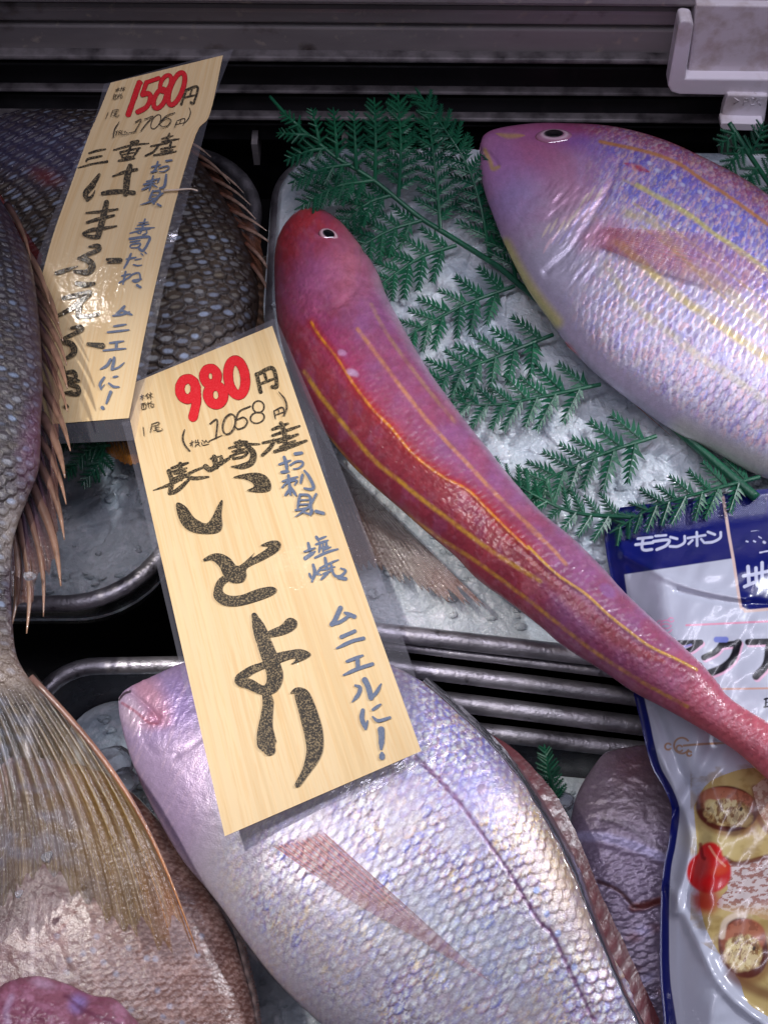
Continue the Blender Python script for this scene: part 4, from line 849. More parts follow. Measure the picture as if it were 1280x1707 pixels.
class Card:
    def __init__(s, label, L, R, fl, zf, seed, loc):
        s.t = thing('price_card', label, 'price card', loc, 'laminated price cards'); s.zf = zf; s.k = 0; s.parts = {}
        x, y, u, v = patch(L, R, zf, 240, 420); V = P(x, y, zf(x, y))
        p = Paint(x, y, (226, 200, 154))
        g = fbm(u * 26 + .15 * fbm(u * 4, v * 3, seed), v * 1.2, seed, 3); p.mix(sm(.42, .62, g) * .55, (214, 182, 130)); g2 = fbm(u * 85, v * 2.5, seed + 5, 3); p.mix(sm(.45, .65, g2) * .45, (234, 206, 156)); p.mix(sm(.52, .66, fbm(u * 150, v * 9, seed + 8)) * .3, (216, 172, 112))
        s.bv = BVHTree.FromPolygons([tuple(q) for q in V[::6, ::6].reshape(-1, 3)], [tuple(int(i) for i in f) for f in grid_faces(*V[::6, ::6].shape[:2])])
        mesh_np('card', V.reshape(-1, 3), grid_faces(420, 240)[:, ::-1], M['card'], s.t, p.c.reshape(-1, 3))
        x, y, u, v = patch(fl[0], fl[1], zf, 40, 80); V = P(x, y, zf(x, y) - .0006 + .0009 * (fbm(x / 60, y / 60, seed) - .5) * 0)
        f = mesh_np('laminate_film', V.reshape(-1, 3), grid_faces(80, 40)[:, ::-1], M['film'], s.t)
        s.seed = seed
    def ribbon(s, kind, pts, w=None, taper=(.75, 1, .55), closed=False):
        """pts (x,y[,w]); smooth ribbon with round caps on the card"""
        q = np.array([(p[0], p[1], p[2] if len(p) > 2 else w) for p in pts], float)
        if len(q) == 2: q = np.vstack([q[0], q.mean(0), q[1]])
        n = max(14, int(np.linalg.norm(np.diff(q[:, :2], axis=0), axis=1).sum() / 1.6)); n = min(n, 120)
        c = spline(q, n, closed)
        if len(pts[0]) < 3 and not closed:
            u = np.linspace(0, 1, n); c[:, 2] *= np.interp(u, [0, .3, .7, 1], [taper[0], taper[1], taper[1] * .95, taper[2]])
        d = np.gradient(c[:, :2], axis=0); d /= np.linalg.norm(d, axis=1)[:, None] + 1e-9; nr = np.stack([-d[:, 1], d[:, 0]], 1)
        if not closed:
            a = np.linspace(0, 1, 6)[1:-1] * math.pi / 2
            h0, h1 = c[0, 2] / 2, c[-1, 2] / 2
            pre = [(c[0, :2] - d[0] * h0 * math.cos(t), nr[0], h0 * math.sin(t)) for t in np.r_[.02, a]]; post = [(c[-1, :2] + d[-1] * h1 * math.cos(t), nr[-1], h1 * math.sin(t)) for t in np.r_[.02, a][::-1]]
        else: pre = post = []
        rows = pre + [(c[i, :2], nr[i], c[i, 2] / 2) for i in range(n)] + post
        wob = 1 + .10 * (vn(np.arange(len(rows)) * .55, np.full(len(rows), s.k * 3.1), s.seed) - .5)
        lf = np.array([r[0] + r[1] * r[2] * wb for r, wb in zip(rows, wob)]); rt = np.array([r[0] - r[1] * r[2] * wb for r, wb in zip(rows, wob)])
        X = np.stack([lf, rt], 1); s._put(kind, X, grid_faces(len(rows), 2))
    def poly(s, kind, pts):
        q = spline(list(pts) , 90, True)[:-1]
        from mathutils.geometry import tessellate_polygon
        tr = tessellate_polygon([[Vector((a, b, 0)) for a, b in q]]); s._put(kind, q[:, None], np.array(tr))
    def _put(s, kind, X, Fc):
        x, y = X[..., 0].ravel(), X[..., 1].ravel(); s.k += 1
        V = P(x, y, s.zf(x, y) + .00025 + .000012 * (s.k % 60))
        mb = s.parts.setdefault(kind, MB())
        a, b, c = V[Fc[0][0]], V[Fc[0][1]], V[Fc[0][2]]
        if np.cross(b - a, c - a) @ (CAM - a) < 0: Fc = np.asarray(Fc)[:, ::-1]
        mb.add(V, [np.asarray(Fc)])
    def done(s, mats, names):
        for k, mb in s.parts.items(): mb.build(names[k], mats[k], s.t, False)
    def grp(s, kind, o, sc, items):
        for it in items:
            pts, w = it[0], it[1]; tp = it[2] if len(it) > 2 else (.8, 1, .6)
            s.ribbon(kind, [(o[0] + p[0] * sc, o[1] + p[1] * sc) for p in pts], w * sc * ({'k': 1.06, 't': .85 if w < 8.5 else 1}.get(kind, 1)), tp)
    def ring(s, kind, o, sc, cx, cy, rx, ry, rot, w):
        a = np.linspace(0, 2 * math.pi, 25); c, d = math.cos(rot), math.sin(rot)
        pts = [(o[0] + (cx + rx * math.cos(t) * c - ry * math.sin(t) * d) * sc, o[1] + (cy + rx * math.cos(t) * d + ry * math.sin(t) * c) * sc, w * sc) for t in a]
        s.ribbon(kind, pts, None, closed=False)
FL = (1, 1, 1); TP = (.9, 1, .35)
names = dict(k='brush_lettering', t='fine_lettering', b='blue_lettering', r='price_numerals', e='numeral_outline')
mats = dict(k=M['ink_black'], t=M['ink_thin'], b=M['ink_blue'], r=M['ink_red'], e=M['ink_edge'])
# ---- tall card, 1580
def z1f(x, y): return .030 + .055 * sm(700, 90, y) ** 1.0 + .012 * np.clip((330 - y) / 240, 0, 1) ** 2 + .004 * np.sin(np.clip((y - 90) / 620, 0, 1) * math.pi) + .006 * np.clip((x - 180) / 160, -1.5, 1.5) * np.clip((400 - y) / 300, 0, 1)
c1 = Card('tall wood print price card marked 1580 at the back of the left tray', [(185, 138), (162, 195), (150, 222), (118, 310), (90, 389), (72, 454), (45, 560), (22, 690), (18, 712)], [(372, 92), (350, 190), (328, 222), (296, 326), (263, 460), (243, 551), (228, 630), (215, 697)],
          ([(174, 140), (160, 192), (135, 250), (100, 330), (60, 440), (20, 600), (2, 744)], [(389, 82), (362, 152), (347, 200), (316, 320), (278, 460), (250, 599), (226, 734)]), z1f, 3, P(np.array(200.), np.array(500.), .02))
o = (160, 80); s = .1875
for kd, dw in (('e', 6), ('r', 0)):
    c1.grp(kd, o, s, [([(388, 310), (290, 590)], 48 + dw, FL), ([(352, 372), (405, 312)], 24 + dw, FL), ([(560, 268), (455, 305)], 34 + dw, FL), ([(452, 305), (415, 410)], 36 + dw, FL), ([(418, 415), (470, 405), (487, 450), (450, 525), (375, 568)], 42 + dw, FL)])
    c1.ring(kd, o, s, 622, 315, 42, 78, .42, 34 + dw); c1.ring(kd, o, s, 570, 450, 46, 92, .42, 38 + dw); c1.ring(kd, o, s, 718, 362, 54, 152, .36, 40 + dw)
c1.grp('k', o, s, [([(803, 378), (760, 500)], 20, FL), ([(800, 372), (905, 345), (872, 485), (845, 482)], 20, FL), ([(858, 360), (836, 425)], 15), ([(785, 440), (888, 415)], 15)])
c1.grp('t', o, s, [([(175, 370), (215, 358)], 6), ([(200, 350), (192, 392)], 6), ([(195, 365), (178, 388)], 6), ([(200, 365), (212, 382)], 6), ([(235, 345), (222, 368)], 6), ([(228, 358), (222, 385)], 6), ([(232, 362), (265, 352)], 6), ([(252, 345), (244, 385)], 6), ([(250, 362), (236, 378)], 6), ([(252, 362), (262, 375)], 6),
    ([(165, 405), (152, 455)], 6), ([(165, 420), (195, 410)], 6), ([(168, 430), (160, 455), (188, 448), (195, 425), (168, 430)], 6), ([(180, 418), (174, 450)], 5), ([(212, 405), (200, 448)], 6), ([(200, 422), (220, 416)], 6), ([(232, 405), (222, 420), (240, 428)], 6), ([(225, 428), (220, 446), (236, 440), (238, 426)], 6),
    ([(112, 570), (88, 628)], 7), ([(150, 555), (200, 545), (194, 562), (150, 572)], 7), ([(148, 560), (132, 612)], 7), ([(160, 585), (192, 576)], 6), ([(152, 602), (190, 590)], 6), ([(178, 572), (168, 600), (180, 608), (208, 600), (206, 590)], 7),
    ([(210, 655), (170, 720), (155, 795)], 11, (.5, 1, .9)), ([(175, 745), (200, 735)], 7), ([(190, 738), (178, 780)], 7), ([(210, 735), (202, 775)], 6), ([(205, 740), (228, 735), (222, 775)], 6), ([(206, 755), (225, 752)], 6), ([(240, 735), (246, 742)], 7), ([(236, 752), (236, 770), (290, 765)], 7), ([(262, 735), (254, 758)], 7), ([(262, 740), (275, 752), (285, 748)], 6),
    ([(352, 658), (405, 635), (348, 742)], 9, FL), ([(292, 756), (365, 740)], 8), ([(435, 632), (512, 605), (460, 660), (402, 735)], 9, FL), ([(702, 576), (630, 600), (572, 665), (588, 698), (640, 688), (668, 640), (622, 622), (580, 658)], 9, FL),
    ([(722, 650), (700, 705)], 9), ([(725, 645), (792, 628), (775, 690)], 9), ([(757, 640), (746, 668)], 8), ([(714, 680), (780, 664)], 8), ([(832, 530), (842, 575), (822, 630), (785, 672)], 10, (.5, 1, .6))])
c1.ring('t', o, s, 535, 655, 34, 70, .5, 9)
o = (90, 220)
c1.grp('k', o, s, [([(315, 188), (390, 165), (462, 152)], 20), ([(290, 260), (310, 238), (430, 212)], 22), ([(218, 318), (340, 285), (475, 262)], 20, (.5, .9, 1.1)),
    ([(690, 92), (750, 82)], 26, FL), ([(535, 160), (690, 118), (845, 100)], 18), ([(695, 95), (640, 250)], 22), ([(590, 178), (770, 140)], 18), ([(590, 178), (612, 225)], 18), ([(755, 148), (712, 215)], 20), ([(600, 202), (735, 178)], 12), ([(608, 228), (715, 212)], 14), ([(580, 255), (720, 232)], 22),
    ([(960, 60), (1060, 32)], 16), ([(1028, 15), (1000, 100)], 22), ([(960, 85), (1115, 60)], 16), ([(862, 125), (1000, 97), (1045, 78)], 15), ([(930, 120), (885, 175), (815, 210)], 18, (1, 1, .8)), ([(1045, 90), (1015, 190)], 20), ([(950, 150), (1085, 125)], 14), ([(955, 172), (1060, 155)], 13), ([(890, 205), (985, 190), (1088, 170)], 19)])
for pts in ([(405, 378, 26), (345, 470, 52), (285, 545, 52), (300, 600, 36)], [(300, 600, 30), (340, 570, 24), (368, 520, 8)], [(525, 392, 12), (640, 352, 28), (738, 332, 26)], [(680, 302, 46), (655, 400, 60), (640, 545, 52)], [(435, 545, 34), (520, 532, 44), (620, 528, 34), (712, 540, 40)],
            [(288, 718, 14), (420, 706, 26), (570, 685, 16)], [(298, 802, 24), (400, 772, 30), (535, 740, 22)], [(470, 625, 46), (440, 760, 56), (395, 925, 54)], [(395, 930, 40), (330, 930, 34), (262, 905, 22), (340, 870, 34), (440, 855, 28), (560, 835, 14)],
            [(315, 1018, 14), (390, 1012, 44), (400, 1045, 42), (310, 1085, 36), (225, 1122, 26)], [(222, 1122, 26), (300, 1138, 52), (345, 1190, 62), (300, 1245, 56), (185, 1238, 26)], [(25, 1255, 36), (110, 1228, 36), (212, 1195, 10)], [(475, 1132, 24), (590, 1140, 46)], [(478, 1162, 12), (590, 1146, 40)]):
    c1.ribbon('k', [(o[0] + a * s, o[1] + b * s, w * s) for a, b, w in pts])
c1.grp('b', o, s, [([(1000, 256), (1048, 250)], 18, FL), ([(870, 310), (950, 290)], 17), ([(925, 265), (912, 312), (882, 355)], 22), ([(866, 357), (920, 345)], 18), ([(935, 320), (1005, 302), (1025, 318), (985, 350), (940, 352)], 15),
    ([(885, 388), (850, 520)], 20), ([(825, 440), (930, 415)], 18), ([(800, 466), (900, 448)], 20), ([(786, 512), (868, 472)], 20), ([(882, 470), (920, 490)], 17), ([(942, 410), (920, 452)], 16), ([(1000, 378), (985, 478), (945, 500)], 26, (.7, 1, .8)),
    ([(880, 522), (848, 602)], 20), ([(880, 525), (948, 532), (892, 632)], 20), ([(862, 560), (930, 560)], 12), ([(846, 592), (912, 590)], 14), ([(968, 545), (872, 612), (768, 647)], 17, (1, 1, .3)), ([(872, 615), (892, 640)], 18), ([(922, 642), (950, 656)], 20, FL),
    ([(758, 808), (840, 800)], 13), ([(745, 832), (848, 820)], 14), ([(728, 858), (895, 850)], 16), ([(812, 775), (772, 900)], 20), ([(680, 900), (780, 872), (860, 862)], 16), ([(822, 868), (826, 900), (790, 912)], 15), ([(742, 890), (762, 905)], 14),
    ([(678, 950), (845, 932), (832, 1000), (792, 1055), (762, 1040)], 25, FL), ([(680, 978), (770, 964)], 16), ([(680, 1022), (692, 1000), (770, 990), (750, 1025), (690, 1030)], 17)])
o = (70, 400); s = 200 / 1004
c1.grp('b', o, s, [([(710, 160), (790, 145)], 18), ([(748, 115), (718, 185), (690, 236)], 22), ([(780, 166), (835, 156)], 13), ([(768, 205), (800, 214), (838, 210)], 14), ([(832, 112), (850, 130)], 12), ([(862, 100), (880, 116)], 12),
    ([(702, 265), (680, 370)], 20), ([(670, 300), (742, 283)], 16), ([(650, 357), (720, 320), (765, 285), (815, 278), (822, 330), (790, 350), (760, 338), (832, 328)], 16, FL), ([(798, 378), (826, 395)], 22, FL),
    ([(692, 555), (655, 595), (620, 622)], 26), ([(597, 634), (680, 622), (735, 600)], 20), ([(672, 590), (755, 626)], 24), ([(605, 722), (705, 706)], 20), ([(552, 772), (640, 762), (730, 752)], 20), ([(570, 862), (685, 846)], 20), ([(628, 860), (620, 910)], 24), ([(517, 925), (610, 915), (702, 908)], 20),
    ([(576, 1000), (545, 1050), (490, 1082)], 26, TP), ([(606, 985), (600, 1030), (584, 1085)], 28), ([(586, 1085), (645, 1064), (692, 1024)], 18, TP), ([(522, 1150), (488, 1205), (496, 1250)], 24), ([(496, 1246), (526, 1208)], 10), ([(600, 1147), (636, 1140)], 19), ([(562, 1200), (600, 1226), (646, 1230)], 22), ([(577, 1272), (540, 1368)], 28, (1, .9, .5)), ([(507, 1402), (512, 1408)], 30, FL)])
for pts in ([(295, 362, 36), (360, 374, 46), (435, 365, 32)], [(182, 485, 34), (300, 460, 44), (400, 440, 46)], [(398, 450, 44), (275, 555, 44), (130, 638, 30)], [(312, 545, 56), (308, 640, 40)], [(300, 630, 34), (380, 638, 38), (472, 620, 30)],
            [(250, 735, 20), (320, 728, 44), (325, 755, 40), (190, 822, 28)], [(160, 842, 26), (250, 872, 50), (272, 940, 52), (212, 988, 30)], [(388, 870, 30), (505, 885, 50)],
            [(180, 1062, 28), (200, 1130, 30)], [(200, 1112, 30), (268, 1102, 34), (285, 1155, 34), (230, 1192, 30)], [(210, 1150, 28), (310, 1180, 28)], [(230, 1200, 32), (300, 1230, 38), (305, 1285, 40), (230, 1285, 24)], [(180, 1282, 20), (250, 1270, 26)], [(205, 1388, 36), (215, 1396, 30)]):
    c1.ribbon('k', [(o[0] + a * s, o[1] + b * s, w * s) for a, b, w in pts])
c1.done(mats, names)
# ---- wide card, 980
def z2f(x, y): return .024 + .012 * np.clip((x - 206) / 250, 0, 1) * np.clip((1100 - y) / 500, 0, 1) + .010 * np.clip((y - 560) / 760, 0, 1) + .004 * np.sin(np.clip((y - 600) / 720, 0, 1) * math.pi)
c2 = Card('wide wood print price card marked 980 in front of the red fish', [(207, 645), (225, 735), (300, 1065), (375, 1394)], [(454, 543), (520, 737), (610, 996), (702, 1252)],
          ([(186, 652), (208, 720), (240, 850), (275, 1000), (298, 1100), (350, 1330), (378, 1436)], [(460, 530), (500, 620), (552, 740), (607, 880), (660, 1030), (696, 1140), (727, 1268)]), z2f, 11, P(np.array(450.), np.array(1000.), .03))
o = (220, 530); s = .234375
for kd, dw in (('e', 6), ('r', 0)):
    c2.ring(kd, o, s, 398, 505, 56, 72, .05, 66 + dw); c2.grp(kd, o, s, [([(455, 490), (458, 600), (436, 704)], 66 + dw, FL)])
    c2.ring(kd, o, s, 560, 415, 47, 56, -.1, 64 + dw); c2.ring(kd, o, s, 597, 548, 55, 66, -.1, 68 + dw); c2.ring(kd, o, s, 746, 425, 60, 124, -.12, 66 + dw)
c2.grp('k', o, s, [([(888, 400), (915, 525)], 28, FL), ([(890, 402), (1000, 357), (1030, 480), (1000, 490)], 28, FL), ([(940, 385), (960, 452)], 20), ([(905, 472), (1015, 430)], 20)])
T = [([(375, 795), (362, 850), (375, 900), (410, 945)], 14, (.6, 1, 1)), ([(413, 892), (440, 880)], 8), ([(428, 872), (430, 918)], 8), ([(428, 890), (415, 910)], 8), ([(453, 868), (450, 884)], 8), ([(470, 866), (466, 880)], 8), ([(450, 888), (476, 882), (472, 898), (452, 902)], 8), ([(460, 900), (450, 918)], 8), ([(468, 898), (486, 912)], 8), ([(500, 870), (508, 878)], 9), ([(496, 886), (505, 905), (548, 897)], 8), ([(528, 868), (512, 892)], 8), ([(528, 872), (540, 885), (552, 880)], 8),
     ([(557, 752), (606, 725), (598, 855)], 12, FL), ([(550, 875), (640, 835)], 9), ([(842, 628), (766, 664), (745, 722), (792, 706), (820, 735), (800, 775), (755, 790), (735, 775)], 12, FL),
     ([(1010, 660), (1020, 718)], 11), ([(1010, 660), (1070, 636), (1085, 690), (1074, 696)], 11), ([(1040, 650), (1048, 682)], 9), ([(1022, 690), (1080, 668)], 9), ([(1045, 525), (1088, 580), (1100, 640), (1080, 695)], 13, (.4, 1, .9)),
     ([(115, 535), (95, 560)], 7), ([(108, 550), (112, 577)], 7), ([(120, 546), (146, 538)], 7), ([(132, 528), (135, 580)], 7), ([(130, 550), (118, 570)], 6), ([(134, 550), (150, 565)], 6), ([(60, 560), (86, 550)], 7), ([(72, 545), (75, 585)], 7), ([(72, 560), (60, 578)], 6), ([(74, 560), (86, 572)], 6),
     ([(66, 612), (98, 602)], 7), ([(70, 622), (72, 650), (100, 642), (97, 612), (70, 622)], 7), ([(82, 612), (84, 644)], 6), ([(115, 598), (120, 640)], 7), ([(106, 612), (126, 606)], 7), ([(140, 592), (130, 608), (158, 612)], 7), ([(136, 618), (138, 634), (154, 630), (152, 614)], 7),
     ([(80, 775), (87, 840)], 7), ([(140, 755), (190, 740), (188, 758), (146, 770)], 8), ([(142, 760), (130, 815)], 8), ([(160, 782), (195, 774)], 7), ([(155, 800), (192, 790)], 7), ([(172, 772), (176, 805), (215, 797), (214, 785)], 8)]
c2.grp('t', o, s, T)
c2.ring('t', o, s, 690, 755, 42, 74, .3, 12); c2.ring('t', o, s, 900, 632, 40, 42, .1, 12); c2.ring('t', o, s, 892, 710, 50, 38, -.3, 12)
c2.grp('k', o, s * 1.0, [([(265, 1090), (285, 1165), (272, 1245)], 32, FL), ([(285, 1068), (400, 1030)], 24), ([(258, 1102), (390, 1068)], 20), ([(305, 1108), (385, 1090)], 22), ([(300, 1142), (395, 1112)], 24), ([(155, 1226), (280, 1180), (420, 1100), (500, 1065)], 24, (.3, 1, .7)), ([(345, 1035), (352, 1150)], 32), ([(272, 1190), (288, 1240), (340, 1212), (405, 1150)], 30), ([(375, 1118), (440, 1140), (545, 1130)], 26, (.9, 1, .5)),
    ([(525, 1058), (560, 1078), (620, 1040), (690, 1000)], 32, (1.2, 1, .6)), ([(585, 985), (600, 1055)], 40, (.7, 1, 1)), ([(635, 985), (640, 1040)], 26), ([(560, 1000), (620, 985)], 16),
    ([(735, 888), (820, 880)], 26), ([(692, 925), (800, 900), (905, 897)], 20), ([(768, 878), (756, 945)], 34), ([(700, 985), (760, 960), (820, 952), (795, 985), (722, 1000)], 19, FL), ([(715, 950), (800, 930)], 16), ([(818, 910), (862, 960), (850, 1025), (785, 1055), (708, 1058)], 44, (.8, 1, .2)),
    ([(1000, 792), (1110, 750)], 24), ([(1060, 748), (1078, 800)], 34), ([(1000, 836), (1100, 800), (1192, 768)], 22), ([(930, 888), (1060, 860), (1120, 835)], 20), ([(1010, 870), (985, 920), (928, 976)], 26, (1, 1, .8)), ([(1085, 795), (1092, 935)], 34), ([(1040, 884), (1180, 826)], 24), ([(1055, 918), (1160, 872)], 22), ([(1015, 950), (1120, 915), (1240, 872)], 27)])
o = (250, 700); s = .21875
def ply(kind, pts): c2.poly(kind, [(o[0] + a * s, o[1] + b * s) for a, b in pts])
ply('k', [(635, 438), (720, 410), (820, 402), (890, 430), (922, 490), (910, 540), (830, 552), (740, 538), (790, 510), (780, 480), (720, 450)])
ply('k', [(203, 632), (270, 655), (330, 735), (380, 770), (430, 788), (470, 750), (520, 650), (553, 608), (545, 720), (552, 800), (530, 850), (460, 868), (340, 858), (260, 815), (215, 730)])
o = (320, 880)
ply('k', [(85, 240), (150, 200), (220, 195), (290, 230), (350, 290), (440, 225), (480, 185), (455, 230), (560, 165), (582, 142), (520, 135), (600, 98), (660, 100), (678, 130), (650, 180), (550, 240), (420, 305), (415, 360), (390, 410), (330, 420), (280, 405), (240, 360), (210, 295), (150, 245), (100, 255)])
ply('k', [(240, 365), (280, 395), (240, 440), (237, 485), (290, 515), (380, 510), (500, 465), (600, 447), (645, 465), (630, 500), (560, 535), (420, 580), (320, 597), (230, 585), (175, 540), (165, 490), (190, 410)])
ply('k', [(580, 790), (680, 740), (720, 695), (760, 685), (798, 710), (790, 760), (720, 805), (600, 830)])
ply('k', [(620, 965), (760, 930), (840, 925), (905, 960), (860, 1000), (755, 1040), (785, 1010), (770, 992), (640, 1030)])
for pts in ([(475, 665, 40), (510, 760, 95), (560, 900, 112), (600, 1010, 122), (632, 1120, 122), (610, 1205, 105), (540, 1235, 72), (440, 1190, 80), (360, 1160, 72), (440, 1090, 64), (545, 1045, 50)], [(562, 1250, 60), (580, 1330, 82), (570, 1430, 88), (560, 1540, 118), (570, 1640, 145), (590, 1690, 90)]):
    c2.ribbon('k', [(o[0] + a * s, o[1] + b * s, w * s) for a, b, w in pts])
o = (360, 1100)
ply('k', [(565, 258), (600, 215), (650, 210), (700, 235), (740, 310), (790, 450), (815, 560), (815, 680), (780, 770), (700, 880), (635, 965), (600, 965), (610, 930), (660, 830), (690, 700), (680, 600), (640, 430), (605, 300), (595, 252)])
o = (440, 720); s = 200 / 1219
c2.grp('b', o, s, [([(318, 222), (382, 213)], 34, FL), ([(155, 330), (270, 288)], 26), ([(205, 255), (225, 320), (235, 400)], 36), ([(180, 408), (250, 400)], 34), ([(265, 338), (330, 300), (388, 302), (392, 335), (350, 368), (300, 376)], 24, (.8, 1, .6)),
    ([(248, 440), (270, 640)], 34), ([(190, 502), (340, 455)], 26), ([(185, 565), (240, 512), (332, 490), (312, 540)], 24), ([(270, 570), (215, 645)], 30), ([(275, 565), (325, 645)], 32), ([(390, 435), (372, 522)], 30), ([(412, 395), (455, 450), (502, 550), (482, 582), (410, 572)], 34, (.7, 1, .6)),
    ([(365, 638), (342, 775)], 30), ([(365, 635), (460, 650), (475, 760), (472, 830), (400, 815)], 30), ([(365, 692), (455, 690)], 18), ([(360, 738), (455, 732)], 20), ([(322, 795), (480, 765)], 26), ([(530, 630), (470, 740), (390, 812), (318, 862)], 26, TP), ([(490, 795), (470, 845)], 34), ([(530, 806), (602, 826)], 36, FL),
    ([(410, 1216), (520, 1178)], 24), ([(450, 1130), (475, 1240)], 36), ([(420, 1284), (520, 1215)], 42, (1, 1, .4)), ([(532, 1065), (556, 1105)], 34), ([(556, 1092), (630, 1062)], 26), ([(530, 1142), (650, 1102)], 30), ([(570, 1150), (560, 1225)], 26), ([(635, 1120), (632, 1190)], 26), ([(570, 1185), (655, 1160)], 22), ([(520, 1278), (640, 1222), (750, 1190)], 30), ([(600, 1140), (602, 1235)], 24), ([(615, 1196), (680, 1170)], 22),
    ([(462, 1440), (478, 1485)], 28), ([(500, 1350), (516, 1430), (488, 1520)], 36), ([(575, 1390), (540, 1432)], 28), ([(530, 1442), (582, 1450)], 22), ([(620, 1280), (642, 1400)], 34), ([(570, 1382), (690, 1325), (755, 1300)], 25), ([(590, 1402), (720, 1370)], 24), ([(682, 1335), (692, 1420)], 27), ([(600, 1442), (705, 1402)], 22), ([(655, 1425), (580, 1500)], 30), ([(690, 1405), (722, 1460), (782, 1462), (830, 1410), (780, 1385)], 30), ([(758, 1478), (828, 1492)], 40, FL)])
o = (520, 980); s = 200 / 1138
c2.grp('b', o, s, [([(270, 190), (220, 300), (190, 345)], 46, FL), ([(180, 348), (270, 320), (375, 248)], 36), ([(310, 235), (402, 272)], 42, (.5, 1, 1)), ([(278, 465), (405, 410)], 37, FL), ([(235, 572), (380, 505), (488, 478)], 36, (.5, 1, 1)), ([(332, 697), (480, 640)], 34), ([(430, 670), (436, 750)], 42, FL), ([(300, 826), (430, 768), (572, 722)], 37, (.5, 1, 1)),
    ([(412, 925), (455, 945), (440, 1010), (380, 1083)], 40, (.6, 1, .25)), ([(500, 872), (530, 930), (560, 1040)], 54, FL), ([(560, 1042), (612, 990), (655, 910)], 36, TP), ([(482, 1160), (474, 1240), (508, 1335)], 46), ([(510, 1335), (527, 1260)], 24), ([(577, 1155), (650, 1105)], 31), ([(575, 1222), (630, 1260), (738, 1230)], 34, (.5, 1, .8)), ([(655, 1345), (660, 1420), (655, 1528)], 66, (1, .85, .35)), ([(663, 1570), (664, 1605)], 54, (.6, 1, 1))])
c2.done(mats, names)
# pale spine tip lying across the tall card
sp = thing('fish_spine', 'thin pale fish spine poking out across the right edge of the 1580 card', 'fish spine', P(np.array(300.), np.array(318.), z1f(300, 318)))
q = spline([(272, 318), (300, 316), (318, 315), (330, 318)], 20); mb = MB(); mb.tube(P(q[:, 0], q[:, 1], z1f(q[:, 0], q[:, 1]) + .0012), np.linspace(.0005, .0004, 20), 6)
mb.build('spine', mat('pale_bone', (214, 196, 176), rough=.35), sp)
# ------------------------------------------------------------------ printed food pouch
pouch = thing('food_pouch', 'glossy white and navy food pouch printed with clams and tomato under the red fish tail', 'pouch', P(np.array(1230.), np.array(1250.), .0))
lk = [(1033, 845), (1030, 851), (1018, 860), (1010, 872), (1007, 890), (1011, 925), (1022, 985), (1036, 1060), (1053, 1147), (1067, 1206), (1076, 1247), (1087, 1284), (1105, 1316), (1117, 1344), (1119, 1364), (1113, 1410), (1105, 1450), (1101, 1497), (1099, 1575), (1100, 1637), (1106, 1706), (1112, 1790)]
nU, nV = 420, 1000
topy = lambda x: 852 - (x - 1030) * .128
lsp = spline(lk, 400)
v = np.linspace(0, 1, nV)[:, None]; u = np.linspace(0, 1, nU)[None] ** 1.0
yl = 846 + v * 940; xl = np.interp(yl[:, 0], lsp[:, 1], lsp[:, 0])[:, None]
PX = xl + (1420 - xl) * u; PY = yl - (1 - v) ** 1 * (PX - 1033) * .128 * (1 - .35 * v)
dl = (PX - xl)                                     # distance to the left edge
dt = PY - topy(PX)
bul = sm(14, 90, dl) * sm(30, 130, dt)
ZZ = .010 + .013 * bul - .004 * sm(0, 30, 30 - dl)
wr = (fbm(PX / 70 + PY / 160, PY / 90, 21, 3) - .5) * .004 + (fbm(PX / 26, PY / 60 + PX / 50, 22, 3) - .5) * .0003
ZZ = ZZ + wr * sm(8, 60, dl) * sm(20, 90, dt)
for (pl_, w_, h_) in (([(1119, 1364), (1160, 1300), (1190, 1240)], 14, -.004), ([(1095, 1250), (1130, 1330), (1150, 1400), (1125, 1520)], 9, .003), ([(1090, 1180), (1125, 1260), (1160, 1340)], 8, -.002), ([(1118, 1480), (1200, 1640), (1290, 1720)], 10, .0022), ([(1040, 925), (1140, 975), (1240, 1000)], 8, .0016), ([(1130, 985), (1200, 1000), (1300, 1010)], 6, -.0012)):
    d, t = dpoly(PX, PY, spline(pl_, 30)); ZZ = ZZ + h_ * np.exp(-(d / w_) ** 2)
emb_ = ((np.sin(PX * 1.7) * np.sin(PY * 1.7)) * .0003) * sm(0, 8, dt) * (1 - sm(44, 56, dt))
ZZ = ZZ + emb_
p = Paint(PX, PY, (194, 198, 212))
navy = (18, 26, 104)
zp = lambda pts: Zp(1000, 820, .21875, pts)
zf = lambda pts: Zp(1100, 1150, .32609, pts)
